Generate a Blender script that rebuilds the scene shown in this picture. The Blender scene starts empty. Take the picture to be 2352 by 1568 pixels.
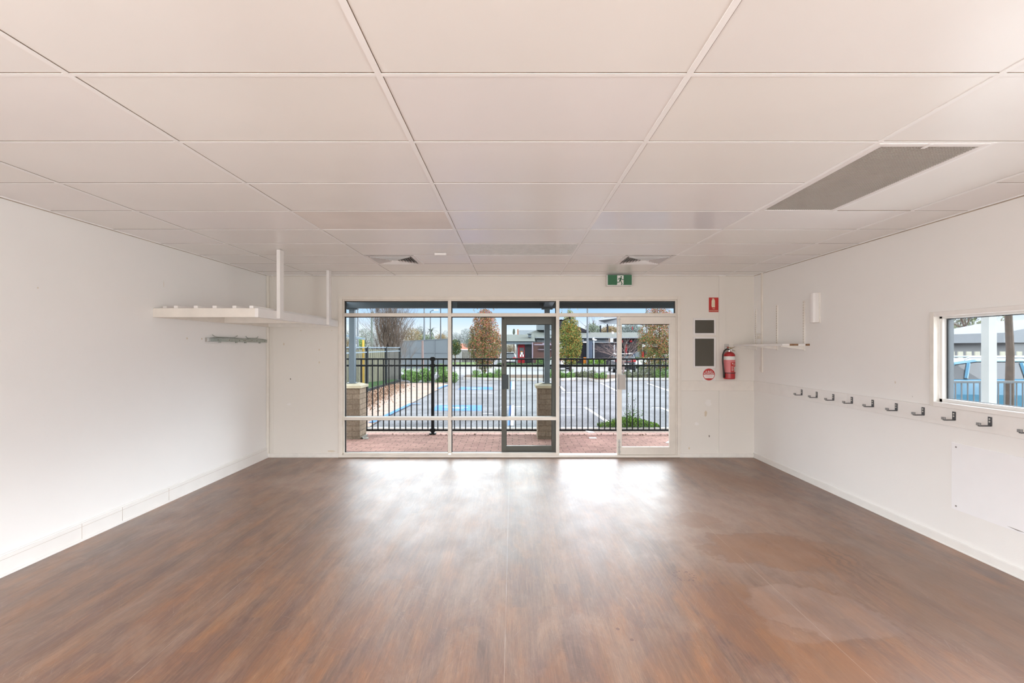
import bpy, bmesh, math, random
from mathutils import Vector, Matrix, noise as mnoise
random.seed(7)
C = bpy.context.scene.collection
SC = bpy.context.scene
PI = math.pi

# ------------------------------------------------------------------ camera
F = 1098.0; VX, VY = 1177.0, 798.0; CZ = 1.60
cam_data = bpy.data.cameras.new('camera'); cam = bpy.data.objects.new('camera', cam_data); C.objects.link(cam)
cam.location = (0, 0, CZ); cam.rotation_euler = (PI/2, 0, 0)
cam_data.sensor_width = 36.0; cam_data.lens = F/2352*36.0
cam_data.shift_x = -(VX-1176)/2352; cam_data.shift_y = (VY-784)/2352
cam_data.clip_start = 0.05; cam_data.clip_end = 600
SC.camera = cam
SC.cycles.max_bounces = 9; SC.cycles.diffuse_bounces = 6; SC.cycles.transparent_max_bounces = 24; SC.cycles.adaptive_threshold = .02
SC.view_settings.view_transform = 'Standard'; SC.view_settings.look = 'None'
SC.view_settings.exposure = 0.06; SC.view_settings.gamma = 1.0
SC.view_settings.use_curve_mapping = False

# ------------------------------------------------------------------ sky
SKY_EAST = 1.6
SKY_BAND = 9.0     # bright cloud above the strip of sky seen through the glass
world = bpy.data.worlds.new('sky'); SC.world = world; world.use_nodes = True
nt = world.node_tree; nt.nodes.clear()
wo = nt.nodes.new('ShaderNodeOutputWorld'); bg = nt.nodes.new('ShaderNodeBackground')
tc = nt.nodes.new('ShaderNodeTexCoord'); sp = nt.nodes.new('ShaderNodeSeparateXYZ')
nz = nt.nodes.new('ShaderNodeTexNoise'); nz.inputs['Scale'].default_value = 2.2; nz.inputs['Detail'].default_value = 5
mp = nt.nodes.new('ShaderNodeMapping'); mp.inputs['Scale'].default_value = (1, 1, 3)
ramp = nt.nodes.new('ShaderNodeValToRGB')
el = ramp.color_ramp.elements
el[0].position = 0.0; el[0].color = (.30, .30, .30, 1)
el[1].position = 1.0; el[1].color = (2.0, 2.1, 2.3, 1)
def stop(p, c):
    e = el.new(p); e.color = (*c, 1)
# position = (z+1)/2
stop(.495, (.35, .35, .34)); stop(.50, (1.05, 1.07, 1.10)); stop(.517, (1.0, 1.05, 1.10)); stop(.531, (.66, .87, 1.12)); stop(.545, (.44, .72, 1.08)); stop(.562, (.50, .76, 1.08))
stop(.585, (SKY_BAND*.97, SKY_BAND, SKY_BAND*1.03)); stop(.74, (SKY_BAND*.9, SKY_BAND*.95, SKY_BAND)); stop(.86, (2.4, 2.5, 2.7))
m1 = nt.nodes.new('ShaderNodeMath'); m1.operation = 'MULTIPLY_ADD'; m1.inputs[1].default_value = .5; m1.inputs[2].default_value = .5
cl = nt.nodes.new('ShaderNodeValToRGB'); cl.color_ramp.elements[0].position = .3; cl.color_ramp.elements[0].color = (.86, .9, .95, 1)
cl.color_ramp.elements[1].position = .7; cl.color_ramp.elements[1].color = (1.1, 1.08, 1.06, 1)
mul = nt.nodes.new('ShaderNodeMix'); mul.data_type = 'RGBA'; mul.blend_type = 'MULTIPLY'; mul.inputs[0].default_value = 1.0
nt.links.new(tc.outputs['Generated'], sp.inputs[0]); nt.links.new(sp.outputs[2], m1.inputs[0]); nt.links.new(m1.outputs[0], ramp.inputs[0])
nt.links.new(tc.outputs['Generated'], mp.inputs[0]); nt.links.new(mp.outputs[0], nz.inputs['Vector']); nt.links.new(nz.outputs[0], cl.inputs[0])
nt.links.new(ramp.outputs[0], mul.inputs[6]); nt.links.new(cl.outputs[0], mul.inputs[7])
# the cloud is brightest on the right hand side of the building
east = nt.nodes.new('ShaderNodeMapRange'); east.inputs[1].default_value = .35; east.inputs[2].default_value = .95; east.inputs[3].default_value = 0; east.inputs[4].default_value = 1
nt.links.new(sp.outputs[0], east.inputs[0])
hi = nt.nodes.new('ShaderNodeMapRange'); hi.inputs[1].default_value = .10; hi.inputs[2].default_value = .22; hi.inputs[3].default_value = 0; hi.inputs[4].default_value = SKY_EAST
nt.links.new(sp.outputs[2], hi.inputs[0])
eh = nt.nodes.new('ShaderNodeMath'); eh.operation = 'MULTIPLY_ADD'; eh.inputs[2].default_value = 1.0; nt.links.new(east.outputs[0], eh.inputs[0]); nt.links.new(hi.outputs[0], eh.inputs[1])
es = nt.nodes.new('ShaderNodeVectorMath'); es.operation = 'SCALE'; nt.links.new(mul.outputs[2], es.inputs[0]); nt.links.new(eh.outputs[0], es.inputs['Scale'])
nt.links.new(es.outputs[0], bg.inputs[0]); bg.inputs[1].default_value = 1.0; nt.links.new(bg.outputs[0], wo.inputs[0])

# ------------------------------------------------------------------ lamps
def area(name, loc, rot, sx, sy, power, color=(1, 1, 1), portal=False):
    d = bpy.data.lights.new(name, 'AREA'); d.shape = 'RECTANGLE'; d.size = sx; d.size_y = sy
    d.energy = power; d.color = color
    if portal: d.cycles.is_portal = True
    o = bpy.data.objects.new(name, d); C.objects.link(o); o.location = loc; o.rotation_euler = rot
    return o
# portals at the seen glazing, then added fill lamps in unseen openings
area('skylight_front', (-.05, 7.2, 1.2), (-PI/2, 0, 0), 4.9, 2.3, 1, portal=True)
area('skylight_right', (3.72, 3.06, 1.51), (0, PI/2, 0), .74, 1.86, 1, portal=True)
area('fill_rear', (0.2, -3.85, 1.45), (PI/2-.45, 0, 0), 5.4, 1.8, 95, (.98, 1, .99))
area('fill_side', (3.44, -1.1, 1.40), (0, PI/2-.45, 0), 1.6, 3.0, 165, (.97, 1, 1))
area('fill_west', (-3.49, -1.1, 1.40), (0, -PI/2+.45, 0), 1.6, 3.0, 150, (1, .99, .95))

# ------------------------------------------------------------------ helpers
def P(px, py, d): return Vector(((px-VX)/F*d, d, CZ-(py-VY)/F*d))
def WX(px, d=6.97): return (px-VX)/F*d
def WZ(py, d=6.97): return CZ-(py-VY)/F*d
def gz(y):
    if y < 9.3: return -.05
    if y < 50: return -.05-.014*(y-9.3)
    return -.62
def G(px, py, up=0.0):
    d = 1.5198/((py-VY)/F-.014)
    return Vector(((px-VX)/F*d, d, gz(d)+up))

MATS = {}
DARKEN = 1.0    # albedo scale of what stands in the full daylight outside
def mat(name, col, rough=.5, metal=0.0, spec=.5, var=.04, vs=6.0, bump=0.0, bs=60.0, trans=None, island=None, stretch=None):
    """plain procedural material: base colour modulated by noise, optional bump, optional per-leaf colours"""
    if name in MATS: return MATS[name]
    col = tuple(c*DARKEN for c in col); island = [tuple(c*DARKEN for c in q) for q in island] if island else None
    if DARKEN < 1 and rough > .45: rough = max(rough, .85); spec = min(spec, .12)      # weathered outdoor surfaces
    m = bpy.data.materials.new(name); m.use_nodes = True; MATS[name] = m
    t = m.node_tree; b = t.nodes['Principled BSDF']
    b.inputs['Roughness'].default_value = rough; b.inputs['Metallic'].default_value = metal
    b.inputs['Specular IOR Level'].default_value = spec
    tcn = t.nodes.new('ShaderNodeTexCoord'); n = t.nodes.new('ShaderNodeTexNoise'); n.inputs['Scale'].default_value = vs; n.inputs['Detail'].default_value = 4
    src = tcn.outputs['Object']
    if stretch:
        mpn = t.nodes.new('ShaderNodeMapping'); mpn.inputs['Scale'].default_value = stretch; t.links.new(src, mpn.inputs[0]); src = mpn.outputs[0]
    t.links.new(src, n.inputs['Vector'])
    r = t.nodes.new('ShaderNodeMapRange'); r.inputs[1].default_value = .3; r.inputs[2].default_value = .7
    r.inputs[3].default_value = 1-var; r.inputs[4].default_value = 1+var
    t.links.new(n.outputs[0], r.inputs[0])
    v = t.nodes.new('ShaderNodeVectorMath'); v.operation = 'SCALE'
    t.links.new(r.outputs[0], v.inputs['Scale'])
    if island:
        g = t.nodes.new('ShaderNodeNewGeometry'); cr = t.nodes.new('ShaderNodeValToRGB'); cr.color_ramp.interpolation = 'CONSTANT'
        e = cr.color_ramp.elements
        for k, c in enumerate(island):
            p = k/len(island)
            if k == 0: e[0].position = 0; e[0].color = (*c, 1)
            elif k == 1: e[1].position = p; e[1].color = (*c, 1)
            else: q = e.new(p); q.color = (*c, 1)
        t.links.new(g.outputs['Random Per Island'], cr.inputs[0]); t.links.new(cr.outputs[0], v.inputs[0])
    else:
        v.inputs[0].default_value = col
    t.links.new(v.outputs[0], b.inputs['Base Color'])
    if bump:
        n2 = t.nodes.new('ShaderNodeTexNoise'); n2.inputs['Scale'].default_value = bs; n2.inputs['Detail'].default_value = 5
        bp = t.nodes.new('ShaderNodeBump'); bp.inputs['Strength'].default_value = bump; bp.inputs['Distance'].default_value = .01
        t.links.new(src, n2.inputs['Vector']); t.links.new(n2.outputs[0], bp.inputs['Height']); t.links.new(bp.outputs[0], b.inputs['Normal'])
    return m

def glass_mat(name, tint=(.97, .985, .98), ior=1.45, dust=0.0):
    m = bpy.data.materials.new(name); m.use_nodes = True; t = m.node_tree; t.nodes.clear()
    o = t.nodes.new('ShaderNodeOutputMaterial'); tr = t.nodes.new('ShaderNodeBsdfTransparent'); gl = t.nodes.new('ShaderNodeBsdfGlossy')
    fr = t.nodes.new('ShaderNodeFresnel'); fr.inputs[0].default_value = ior; mx = t.nodes.new('ShaderNodeMixShader')
    tr.inputs[0].default_value = (*tint, 1); gl.inputs['Roughness'].default_value = .01
    t.links.new(fr.outputs[0], mx.inputs[0]); t.links.new(tr.outputs[0], mx.inputs[1]); t.links.new(gl.outputs[0], mx.inputs[2])
    last = mx
    if dust:
        df = t.nodes.new('ShaderNodeBsdfDiffuse'); df.inputs[0].default_value = (.8, .82, .84, 1)
        n = t.nodes.new('ShaderNodeTexNoise'); n.inputs['Scale'].default_value = 5; n.inputs['Detail'].default_value = 6
        tcn = t.nodes.new('ShaderNodeTexCoord'); t.links.new(tcn.outputs['Object'], n.inputs['Vector'])
        r = t.nodes.new('ShaderNodeMapRange'); r.inputs[1].default_value = .3; r.inputs[2].default_value = .8; r.inputs[3].default_value = dust*.4; r.inputs[4].default_value = dust
        m2 = t.nodes.new('ShaderNodeMixShader'); t.links.new(n.outputs[0], r.inputs[0]); t.links.new(r.outputs[0], m2.inputs[0])
        t.links.new(mx.outputs[0], m2.inputs[1]); t.links.new(df.outputs[0], m2.inputs[2]); last = m2
    t.links.new(last.outputs[0], o.inputs[0])
    MATS[name] = m
    return m

class MB:
    def __init__(s): s.v = []; s.f = []
    def add(s, vs, fs):
        b = len(s.v); s.v += [tuple(p) for p in vs]; s.f += [tuple(b+i for i in f) for f in fs]; return s
    def box(s, x0, y0, z0, x1, y1, z1):
        x0, x1 = sorted((x0, x1)); y0, y1 = sorted((y0, y1)); z0, z1 = sorted((z0, z1))
        return s.add([(x0,y0,z0),(x1,y0,z0),(x1,y1,z0),(x0,y1,z0),(x0,y0,z1),(x1,y0,z1),(x1,y1,z1),(x0,y1,z1)],
                     [(0,3,2,1),(4,5,6,7),(0,1,5,4),(1,2,6,5),(2,3,7,6),(3,0,4,7)])
    def prism(s, pts, off):
        """pts: planar loop; off: extrusion vector"""
        n = len(pts); off = Vector(off); p2 = [Vector(p)+off for p in pts]
        return s.add(list(pts)+p2, [tuple(range(n))[::-1], tuple(range(n, 2*n))]+[(i, (i+1) % n, n+(i+1) % n, n+i) for i in range(n)])
    def poly(s, pts): return s.add(pts, [tuple(range(len(pts)))])
    def tube(s, path, r, n=8, caps=True):
        path = [Vector(p) for p in path]; rs = r if isinstance(r, (list, tuple)) else [r]*len(path)
        b = len(s.v); up = None
        for i, p in enumerate(path):
            t = (path[min(i+1, len(path)-1)]-path[max(i-1, 0)]).normalized()
            if up is None: up = t.orthogonal().normalized()
            up = (up-t*up.dot(t)).normalized() if (up-t*up.dot(t)).length > 1e-5 else t.orthogonal().normalized()
            w = t.cross(up)
            for k in range(n):
                a = 2*PI*k/n; s.v.append(tuple(p+(up*math.cos(a)+w*math.sin(a))*rs[i]))
        for i in range(len(path)-1):
            for k in range(n):
                s.f.append((b+i*n+k, b+i*n+(k+1) % n, b+(i+1)*n+(k+1) % n, b+(i+1)*n+k))
        if caps:
            s.f.append(tuple(b+k for k in range(n))[::-1]); e = b+(len(path)-1)*n; s.f.append(tuple(e+k for k in range(n)))
        return s
    def lathe(s, prof, c=(0, 0, 0), n=24):
        b = len(s.v); cx, cy, cz = c
        for r, z in prof:
            for k in range(n):
                a = 2*PI*k/n; s.v.append((cx+r*math.cos(a), cy+r*math.sin(a), cz+z))
        for i in range(len(prof)-1):
            for k in range(n): s.f.append((b+i*n+k, b+i*n+(k+1) % n, b+(i+1)*n+(k+1) % n, b+(i+1)*n+k))
        s.f.append(tuple(b+k for k in range(n))[::-1]); e = b+(len(prof)-1)*n; s.f.append(tuple(e+k for k in range(n)))
        return s
    def build(s, name, m, parent=None, smooth=False, bevel=0.0, second=None):
        me = bpy.data.meshes.new(name); me.from_pydata(s.v, [], s.f); me.update()
        if m: me.materials.append(MATS[m] if isinstance(m, str) else m)
        if second:
            me.materials.append(MATS[second[0]])
            for p in me.polygons[second[1]:]: p.material_index = 1
        if smooth:
            for p in me.polygons: p.use_smooth = True
        o = bpy.data.objects.new(name, me); C.objects.link(o)
        if parent:
            o.parent = parent; o.matrix_parent_inverse = parent.matrix_world.inverted()
        if bevel:
            bv = o.modifiers.new('b', 'BEVEL'); bv.width = bevel; bv.segments = 2; bv.limit_method = 'ANGLE'
        return o
def tag(o, label=None, cat=None, group=None, kind=None):
    if label: o['label'] = label
    if cat: o['category'] = cat
    if group: o['group'] = group
    if kind: o['kind'] = kind
    return o
def empty(name, loc=(0, 0, 0), rz=0, label=None, cat=None, group=None, kind=None):
    o = bpy.data.objects.new(name, None); C.objects.link(o); o.location = loc; o.rotation_euler = (0, 0, rz); o.empty_display_size = .1
    o.matrix_world = Matrix.Translation(Vector(loc)) @ Matrix.Rotation(rz, 4, 'Z')
    return tag(o, label, cat, group, kind)
def local(root):
    """parts built in the root's own axes"""
    def f(mb, name, m, parent=None, **k):
        o = mb.build(name, m, None, **k); o.parent = parent or root
        return o
    return f
def copy_tree(o, parent=None):
    c = o.copy(); C.objects.link(c)
    if parent: c.parent = parent
    for ch in o.children: copy_tree(ch, c)
    return c
def text(s, size, loc, rot, m, parent, name='lettering', ext=.0006, sx=1.0):
    cu = bpy.data.curves.new(name, 'FONT'); cu.body = s; cu.size = size; cu.align_x = 'CENTER'; cu.align_y = 'CENTER'; cu.extrude = ext
    cu.materials.append(MATS[m]); o = bpy.data.objects.new(name, cu); C.objects.link(o)
    o.location = loc; o.rotation_euler = rot; o.scale = (sx, 1, 1); o.parent = parent
    if parent: o.matrix_parent_inverse = parent.matrix_world.inverted()
    return o

# ------------------------------------------------------------------ plain materials
mat('ceil_panel', (.80, .755, .72), .30, spec=.8, var=.02, vs=1.3, island=[(.86, .85, .83), (.865, .85, .845), (.865, .855, .83), (.87, .855, .845), (.855, .845, .83), (.865, .855, .835)])
mat('tbar', (.91, .91, .91), .35, spec=.4, var=.015)
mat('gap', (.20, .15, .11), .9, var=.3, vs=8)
mat('gap_light', (.45, .37, .30), .9, var=.3, vs=8)
mat('stained_panel', (.80, .76, .72), .45, spec=.35, var=.05, vs=2.5)
mat('prismatic', (.74, .76, .74), .25, spec=.6, var=.08, vs=14, bump=.5, bs=50)
mat('gloss_panel', (.80, .79, .82), .16, spec=.8, var=.01)
mat('white_paint', (.86, .84, .82), .45, var=.02, vs=9)
mat('white_paint_dirty', (.82, .79, .74), .5, var=.05, vs=12)
mat('skirting', (.84, .825, .80), .4, var=.02)
mat('timber_paint', (.80, .755, .69), .5, var=.04, vs=8)
mat('alu', (.74, .69, .62), .38, metal=.15, var=.035, vs=10)
mat('alu_in', (.80, .75, .68), .42, var=.04, vs=10)
mat('alu_shaded', (.095, .085, .072), .4, metal=.2, var=.05)  # same aluminium with the outside shade put into its colour
mat('alu_white', (.80, .79, .77), .35, var=.02)
mat('steel', (.55, .54, .52), .28, metal=.9, var=.05)
mat('pull_plate', (.46, .43, .40), .45, metal=.2, var=.02)
mat('galv', (.42, .46, .43), .35, metal=.7, var=.12, vs=25)
mat('hook_metal', (.10, .10, .105), .4, metal=.5, var=.06)
mat('hook_screw', (.7, .68, .62), .4, metal=.5)
mat('hook_tip', (.30, .295, .29), .4, metal=.4)
mat('red_paint', (.42, .018, .022), .32, spec=.6, var=.03)
mat('sign_red', (.50, .028, .022), .4, var=.03)
mat('sign_green', (.022, .14, .055), .35, var=.03)
mat('sign_white', (.80, .79, .76), .45, var=.01)
mat('sign_cream', (.80, .70, .52), .5)
mat('label_pink', (.66, .20, .21), .45, var=.03)
mat('black_rubber', (.02, .018, .016), .5)
mat('brass', (.40, .30, .14), .35, metal=.8)
mat('board_grey', (.085, .078, .062), .25, spec=.4, var=.05, vs=3)
mat('plastic_white', (.82, .80, .79), .4, var=.01)
mat('board_white', (.91, .91, .93), .35, var=.01)
mat('grille', (.44, .41, .37), .5, var=.03)
mat('void', (.03, .027, .024), .9)
mat('chip', (.27, .15, .08), .8, var=.15, vs=30)
mat('scuff', (.30, .28, .27), .9, var=.2, vs=40)
mat('black_fence', (.003, .004, .005), .5, spec=.2, var=.1)
mat('slate_blue', (.085, .115, .14), .4, var=.05)
mat('slate_dark', (.05, .06, .07), .5, var=.05)
mat('roof_under', (.10, .105, .11), .7)
mat('concrete', (0.246, 0.234, 0.211), .85, spec=.1, var=.12, vs=8, bump=.2)
mat('cap_stone', (.44, .39, .28), .85, var=.1, vs=10, bump=.3)
mat('kerb', (0.269, 0.261, 0.246), .9, spec=.1, var=.12, vs=5)
mat('road', (0.157, 0.157, 0.161), .9, spec=.1, var=.06, vs=2)
mat('paint_blue', (0.026, 0.110, 0.440), .7, spec=.1, var=.12, vs=9)
mat('paint_white', (0.590, 0.603, 0.632), .7, spec=.1, var=.12, vs=9)
mat('mulch', (0.077, 0.051, 0.035), .95, spec=.1, var=.4, vs=14, bump=.6)
mat('turf', (0.036, 0.086, 0.022), .95, spec=.1, var=.25, vs=20)
mat('grass', (0.070, 0.105, 0.030), .95, spec=.1, var=.3, vs=9)
mat('paper', (.75, .76, .78), .7)
mat('plastic_yellow', (0.303, 0.182, 0.011), .4)

# ------------------------------------------------------------------ wall material with a few marks
def wall_mat(name, col, spots, axis, var=.015):
    """spots: (u, v, ru, rv, colour, strength); u runs along the wall, v is height"""
    m = mat(name, col, .55, spec=.3, var=var, vs=.9, bump=.06, bs=90)
    t = m.node_tree; b = t.nodes['Principled BSDF']
    src = b.inputs['Base Color'].links[0].from_socket
    tcn = t.nodes.new('ShaderNodeTexCoord'); s = t.nodes.new('ShaderNodeSeparateXYZ'); t.links.new(tcn.outputs['Object'], s.inputs[0])
    nn = t.nodes.new('ShaderNodeTexNoise'); nn.inputs['Scale'].default_value = 28; nn.inputs['Detail'].default_value = 3; t.links.new(tcn.outputs['Object'], nn.inputs['Vector'])
    def M(op, a, bb):
        n = t.nodes.new('ShaderNodeMath'); n.operation = op
        for k, q in enumerate((a, bb)):
            if isinstance(q, (int, float)): n.inputs[k].default_value = q
            else: t.links.new(q, n.inputs[k])
        return n.outputs[0]
    for u, v, ru, rv, c, st in spots:
        du = M('DIVIDE', M('SUBTRACT', s.outputs[axis], u), ru); dv = M('DIVIDE', M('SUBTRACT', s.outputs[2], v), rv)
        r2 = M('ADD', M('MULTIPLY', du, du), M('MULTIPLY', dv, dv)); r2 = M('ADD', r2, M('MULTIPLY', M('SUBTRACT', nn.outputs[0], .5), 2.5))
        rg = t.nodes.new('ShaderNodeMapRange'); rg.inputs[1].default_value = .7; rg.inputs[2].default_value = 1.1; rg.inputs[3].default_value = st; rg.inputs[4].default_value = 0
        t.links.new(r2, rg.inputs[0])
        mx = t.nodes.new('ShaderNodeMix'); mx.data_type = 'RGBA'; t.links.new(rg.outputs[0], mx.inputs[0]); t.links.new(src, mx.inputs[6]); mx.inputs[7].default_value = (*c, 1)
        src = mx.outputs[2]
    t.links.new(src, b.inputs['Base Color'])
    return m
def bk(px, py, rx, ry, c, s): return (WX(px), WZ(py), rx*.00635, ry*.00635, c, s)
dk = (.12, .09, .06); be = (.62, .50, .34); wt = (.88, .86, .84)
wall_mat('wall_back', (.79, .755, .70), [bk(667, 870, 1.3, 2, dk, .9), bk(652, 790, 1.5, 3, be, .6), bk(733, 803, 1.5, 2.5, be, .6), bk(733, 832, 1.5, 2.5, be, .6),
    bk(1621, 950, 3, 7, be, .7), bk(1629, 1001, 1.6, 3, dk, .8), bk(1600, 973, 5, 4, wt, .6), bk(1627, 925, 7, 8, wt, .5), bk(1583, 1029, 2, 3, be, .7),
    bk(691, 759, 1.2, 1.2, be, .8), bk(762, 759, 1, 1, be, .8), bk(664, 928, 5, 3, wt, .5), bk(700, 1042, 12, 2, be, .4), bk(760, 1036, 9, 2.2, be, .5)], 0)
wall_mat('wall_left', (.88, .875, .865), [(5.9, 1.72, .012, .012, dk, .5), (5.25, 1.70, .01, .012, be, .8), (5.5, 1.70, .01, .012, be, .8), (3.6, 2.05, .006, .006, be, .5), (4.9, 2.25, .005, .04, be, .35)], 1)
wall_mat('wall_right', (.88, .87, .855), [(4.21, 1.17, .005, .008, dk, .3), (4.4, 1.28, .01, .015, be, .5), (6.8, 1.3, .01, .05, be, .3)], 1)

# ------------------------------------------------------------------ floor material
def floor_material():
    m = bpy.data.materials.new('vinyl_planks'); m.use_nodes = True; t = m.node_tree; b = t.nodes['Principled BSDF']; L = t.links.new
    tcn = t.nodes.new('ShaderNodeTexCoord'); s = t.nodes.new('ShaderNodeSeparateXYZ'); L(tcn.outputs['Object'], s.inputs[0])
    def M(op, a, bb=0.0, c=None):
        n = t.nodes.new('ShaderNodeMath'); n.operation = op
        for k, q in enumerate((a, bb) if c is None else (a, bb, c)):
            if isinstance(q, (int, float)): n.inputs[k].default_value = q
            else: L(q, n.inputs[k])
        return n.outputs[0]
    def comb(x, y, z=0.0):
        n = t.nodes.new('ShaderNodeCombineXYZ')
        for k, q in enumerate((x, y, z)):
            if isinstance(q, (int, float)): n.inputs[k].default_value = q
            else: L(q, n.inputs[k])
        return n.outputs[0]
    def noise(vec, sc, det=5, rough=.6, dist=0):
        n = t.nodes.new('ShaderNodeTexNoise'); n.inputs['Scale'].default_value = sc; n.inputs['Detail'].default_value = det; n.inputs['Roughness'].default_value = rough
        n.inputs['Distortion'].default_value = dist; L(vec, n.inputs['Vector']); return n.outputs[0]
    def rng(v, a, bb, c=0.0, d=1.0):
        n = t.nodes.new('ShaderNodeMapRange'); n.inputs[1].default_value = a; n.inputs[2].default_value = bb; n.inputs[3].default_value = c; n.inputs[4].default_value = d
        L(v, n.inputs[0]); return n.outputs[0]
    def mix(f, a, bb, mode='MIX'):
        n = t.nodes.new('ShaderNodeMix'); n.data_type = 'RGBA'; n.blend_type = mode
        if isinstance(f, (int, float)): n.inputs[0].default_value = f
        else: L(f, n.inputs[0])
        for k, q in ((6, a), (7, bb)):
            if isinstance(q, tuple): n.inputs[k].default_value = (*q, 1)
            else: L(q, n.inputs[k])
        return n.outputs[2]
    X, Y = s.outputs[0], s.outputs[1]
    W = .092
    col = M('FLOOR', M('DIVIDE', X, W))
    wn = t.nodes.new('ShaderNodeTexWhiteNoise'); wn.noise_dimensions = '1D'; L(col, wn.inputs['W'])
    row = M('FLOOR', M('DIVIDE', M('ADD', Y, M('MULTIPLY', wn.outputs[0], 3.1)), .95))
    w2 = t.nodes.new('ShaderNodeTexWhiteNoise'); w2.noise_dimensions = '2D'; L(comb(col, row), w2.inputs['Vector'])
    tone = w2.outputs[0]
    r1 = t.nodes.new('ShaderNodeValToRGB'); e = r1.color_ramp.elements
    e[0].position = 0; e[0].color = (.120, .055, .030, 1); e[1].position = 1; e[1].color = (.215, .098, .042, 1)
    q = e.new(.35); q.color = (.145, .066, .040, 1); q = e.new(.7); q.color = (.180, .080, .036, 1)
    L(tone, r1.inputs[0])
    # blotches of orange, plum and grey-brown wear, drawn out along the boards
    blo = noise(comb(M('MULTIPLY', X, 5.5), M('MULTIPLY', Y, 1.7), 8.0), 1.0, 6, .68, .4)
    c = mix(rng(blo, .44, .66, .0, .75), r1.outputs[0], (.34, .130, .036))
    plum = noise(comb(M('MULTIPLY', X, 6.5), M('MULTIPLY', Y, 1.9), 21.0), 1.0, 6, .68, .4)
    c = mix(rng(plum, .46, .68, .0, .70), c, (.125, .056, .046))
    worn = noise(comb(M('MULTIPLY', X, 3.2), M('MULTIPLY', Y, 1.3), 33.0), 1.0, 7, .72, .6)
    c = mix(rng(worn, .47, .70, .0, .62), c, (.34, .225, .165))
    streak = noise(comb(M('MULTIPLY', X, 17), M('MULTIPLY', Y, .8), 3.0), 1.0, 5, .62)
    c = mix(rng(streak, .42, .70, .0, .42), c, (.095, .038, .020))
    grain = noise(comb(M('MULTIPLY', X, 60), M('MULTIPLY', Y, 3.5), M('MULTIPLY', tone, 9)), 1.0, 6, .7)
    c = mix(rng(grain, .45, .75, .0, .42), c, (.37, .215, .125))
    fine = noise(comb(M('MULTIPLY', X, 190), M('MULTIPLY', Y, 13)), 1.0, 4, .75)
    c = mix(rng(fine, .25, .60, .45, 0.0), c, (.055, .026, .014))
    # plank joints
    fx = M('ABSOLUTE', M('SUBTRACT', M('FRACT', M('DIVIDE', X, W)), .5))
    c = mix(M('MULTIPLY', M('GREATER_THAN', fx, .490), .16), c, (.04, .02, .015))
    # dried water marks, mostly on the right
    warp = noise(comb(X, Y), 3.2, 6, .62)
    warp2 = noise(comb(M('ADD', X, 7), Y), 9, 4, .6)
    def blob(cx, cy, rx, ry, rot=0.0, k=1.3, soft=.05):
        dx = M('SUBTRACT', X, cx); dy = M('SUBTRACT', Y, cy); ca, sa = math.cos(rot), math.sin(rot)
        u = M('DIVIDE', M('ADD', M('MULTIPLY', dx, ca), M('MULTIPLY', dy, sa)), rx)
        v = M('DIVIDE', M('SUBTRACT', M('MULTIPLY', dy, ca), M('MULTIPLY', dx, sa)), ry)
        r = M('SQRT', M('ADD', M('MULTIPLY', u, u), M('MULTIPLY', v, v)))
        r = M('ADD', r, M('ADD', M('MULTIPLY', M('SUBTRACT', warp, .5), k), M('MULTIPLY', M('SUBTRACT', warp2, .5), .35)))
        return r
    st = noise(comb(M('MULTIPLY', X, 9), M('MULTIPLY', Y, 4)), 1.0, 5, .7)
    haze_c = (.37, .26, .205); wet_c = (.225, .090, .030)
    def lay(c, r, colr, amt, lo=.92, hi=1.0):
        f = M('MULTIPLY', rng(r, lo, hi, 1, 0), rng(st, .25, .75, amt*.45, amt)); return mix(f, c, colr)
    c = lay(c, blob(2.0, 4.75, .95, 1.0, -.45), haze_c, .85, .35, 1.2)
    c = lay(c, blob(1.75, 3.75, .55, .75, .2), haze_c, .5, .4, 1.1)
    c = lay(c, blob(2.55, 6.0, .35, 1.0, .5), wet_c, .7, .6, 1.05)
    c = lay(c, blob(2.12, 3.78, .62, .34, -.15), wet_c, .75)
    c = lay(c, blob(1.7, 4.45, .22, .20, .2), wet_c, .5)
    c = lay(c, blob(1.50, 2.75, .33, .55, .25), wet_c, .55)
    c = lay(c, blob(1.86, 2.92, .40, .32, -.3, 1.3), (.30, .20, .16), .50)
    c = lay(c, blob(1.62, 2.72, .18, .14, .1, .8), (.30, .20, .16), .30)
    c = lay(c, blob(2.75, 3.0, .45, .62, -.2, .9), (.185, .095, .050), .60, .75, 1.05)
    c = lay(c, blob(2.0, 2.35, .6, .30, .2, .9), wet_c, .45, .6, 1.05)
    c = lay(c, blob(2.9, 3.6, .3, .9, .35), (.19, .10, .055), .6, .5, 1.1)
    # ripples where the puddle dried
    rr = blob(2.50, 3.50, .17, .42, 0, .6)
    wav = M('SINE', M('ADD', M('MULTIPLY', M('ADD', X, M('MULTIPLY', warp, .25)), 95), M('MULTIPLY', warp2, 7)))
    c = mix(M('MULTIPLY', M('MULTIPLY', rng(wav, .1, .6), rng(rr, .6, 1.1, 1, 0)), .85), c, (.13, .055, .025))
    # ring edges
    for args in ((2.12, 3.78, .62, .34, -.15), (1.86, 2.92, .40, .32, -.3, .8), (2.75, 3.0, .45, .62, -.2, .9)):
        r = blob(*args); ring = M('MULTIPLY', rng(r, .90, .965), rng(r, .965, 1.02, 1, 0))
        c = mix(M('MULTIPLY', ring, .45), c, (.16, .075, .04))
    # left spill line near the far corner
    lx = M('SUBTRACT', Y, M('ADD', 5.55, M('ADD', M('MULTIPLY', M('ADD', X, 3.0), .06), M('MULTIPLY', M('SUBTRACT', warp, .5), .55))))
    seg = M('MULTIPLY', M('GREATER_THAN', X, -3.3), M('LESS_THAN', X, -2.15))
    c = mix(M('MULTIPLY', M('MULTIPLY', rng(M('ABSOLUTE', lx), .008, .035, 1, 0), seg), .7), c, (.17, .06, .028))
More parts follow.
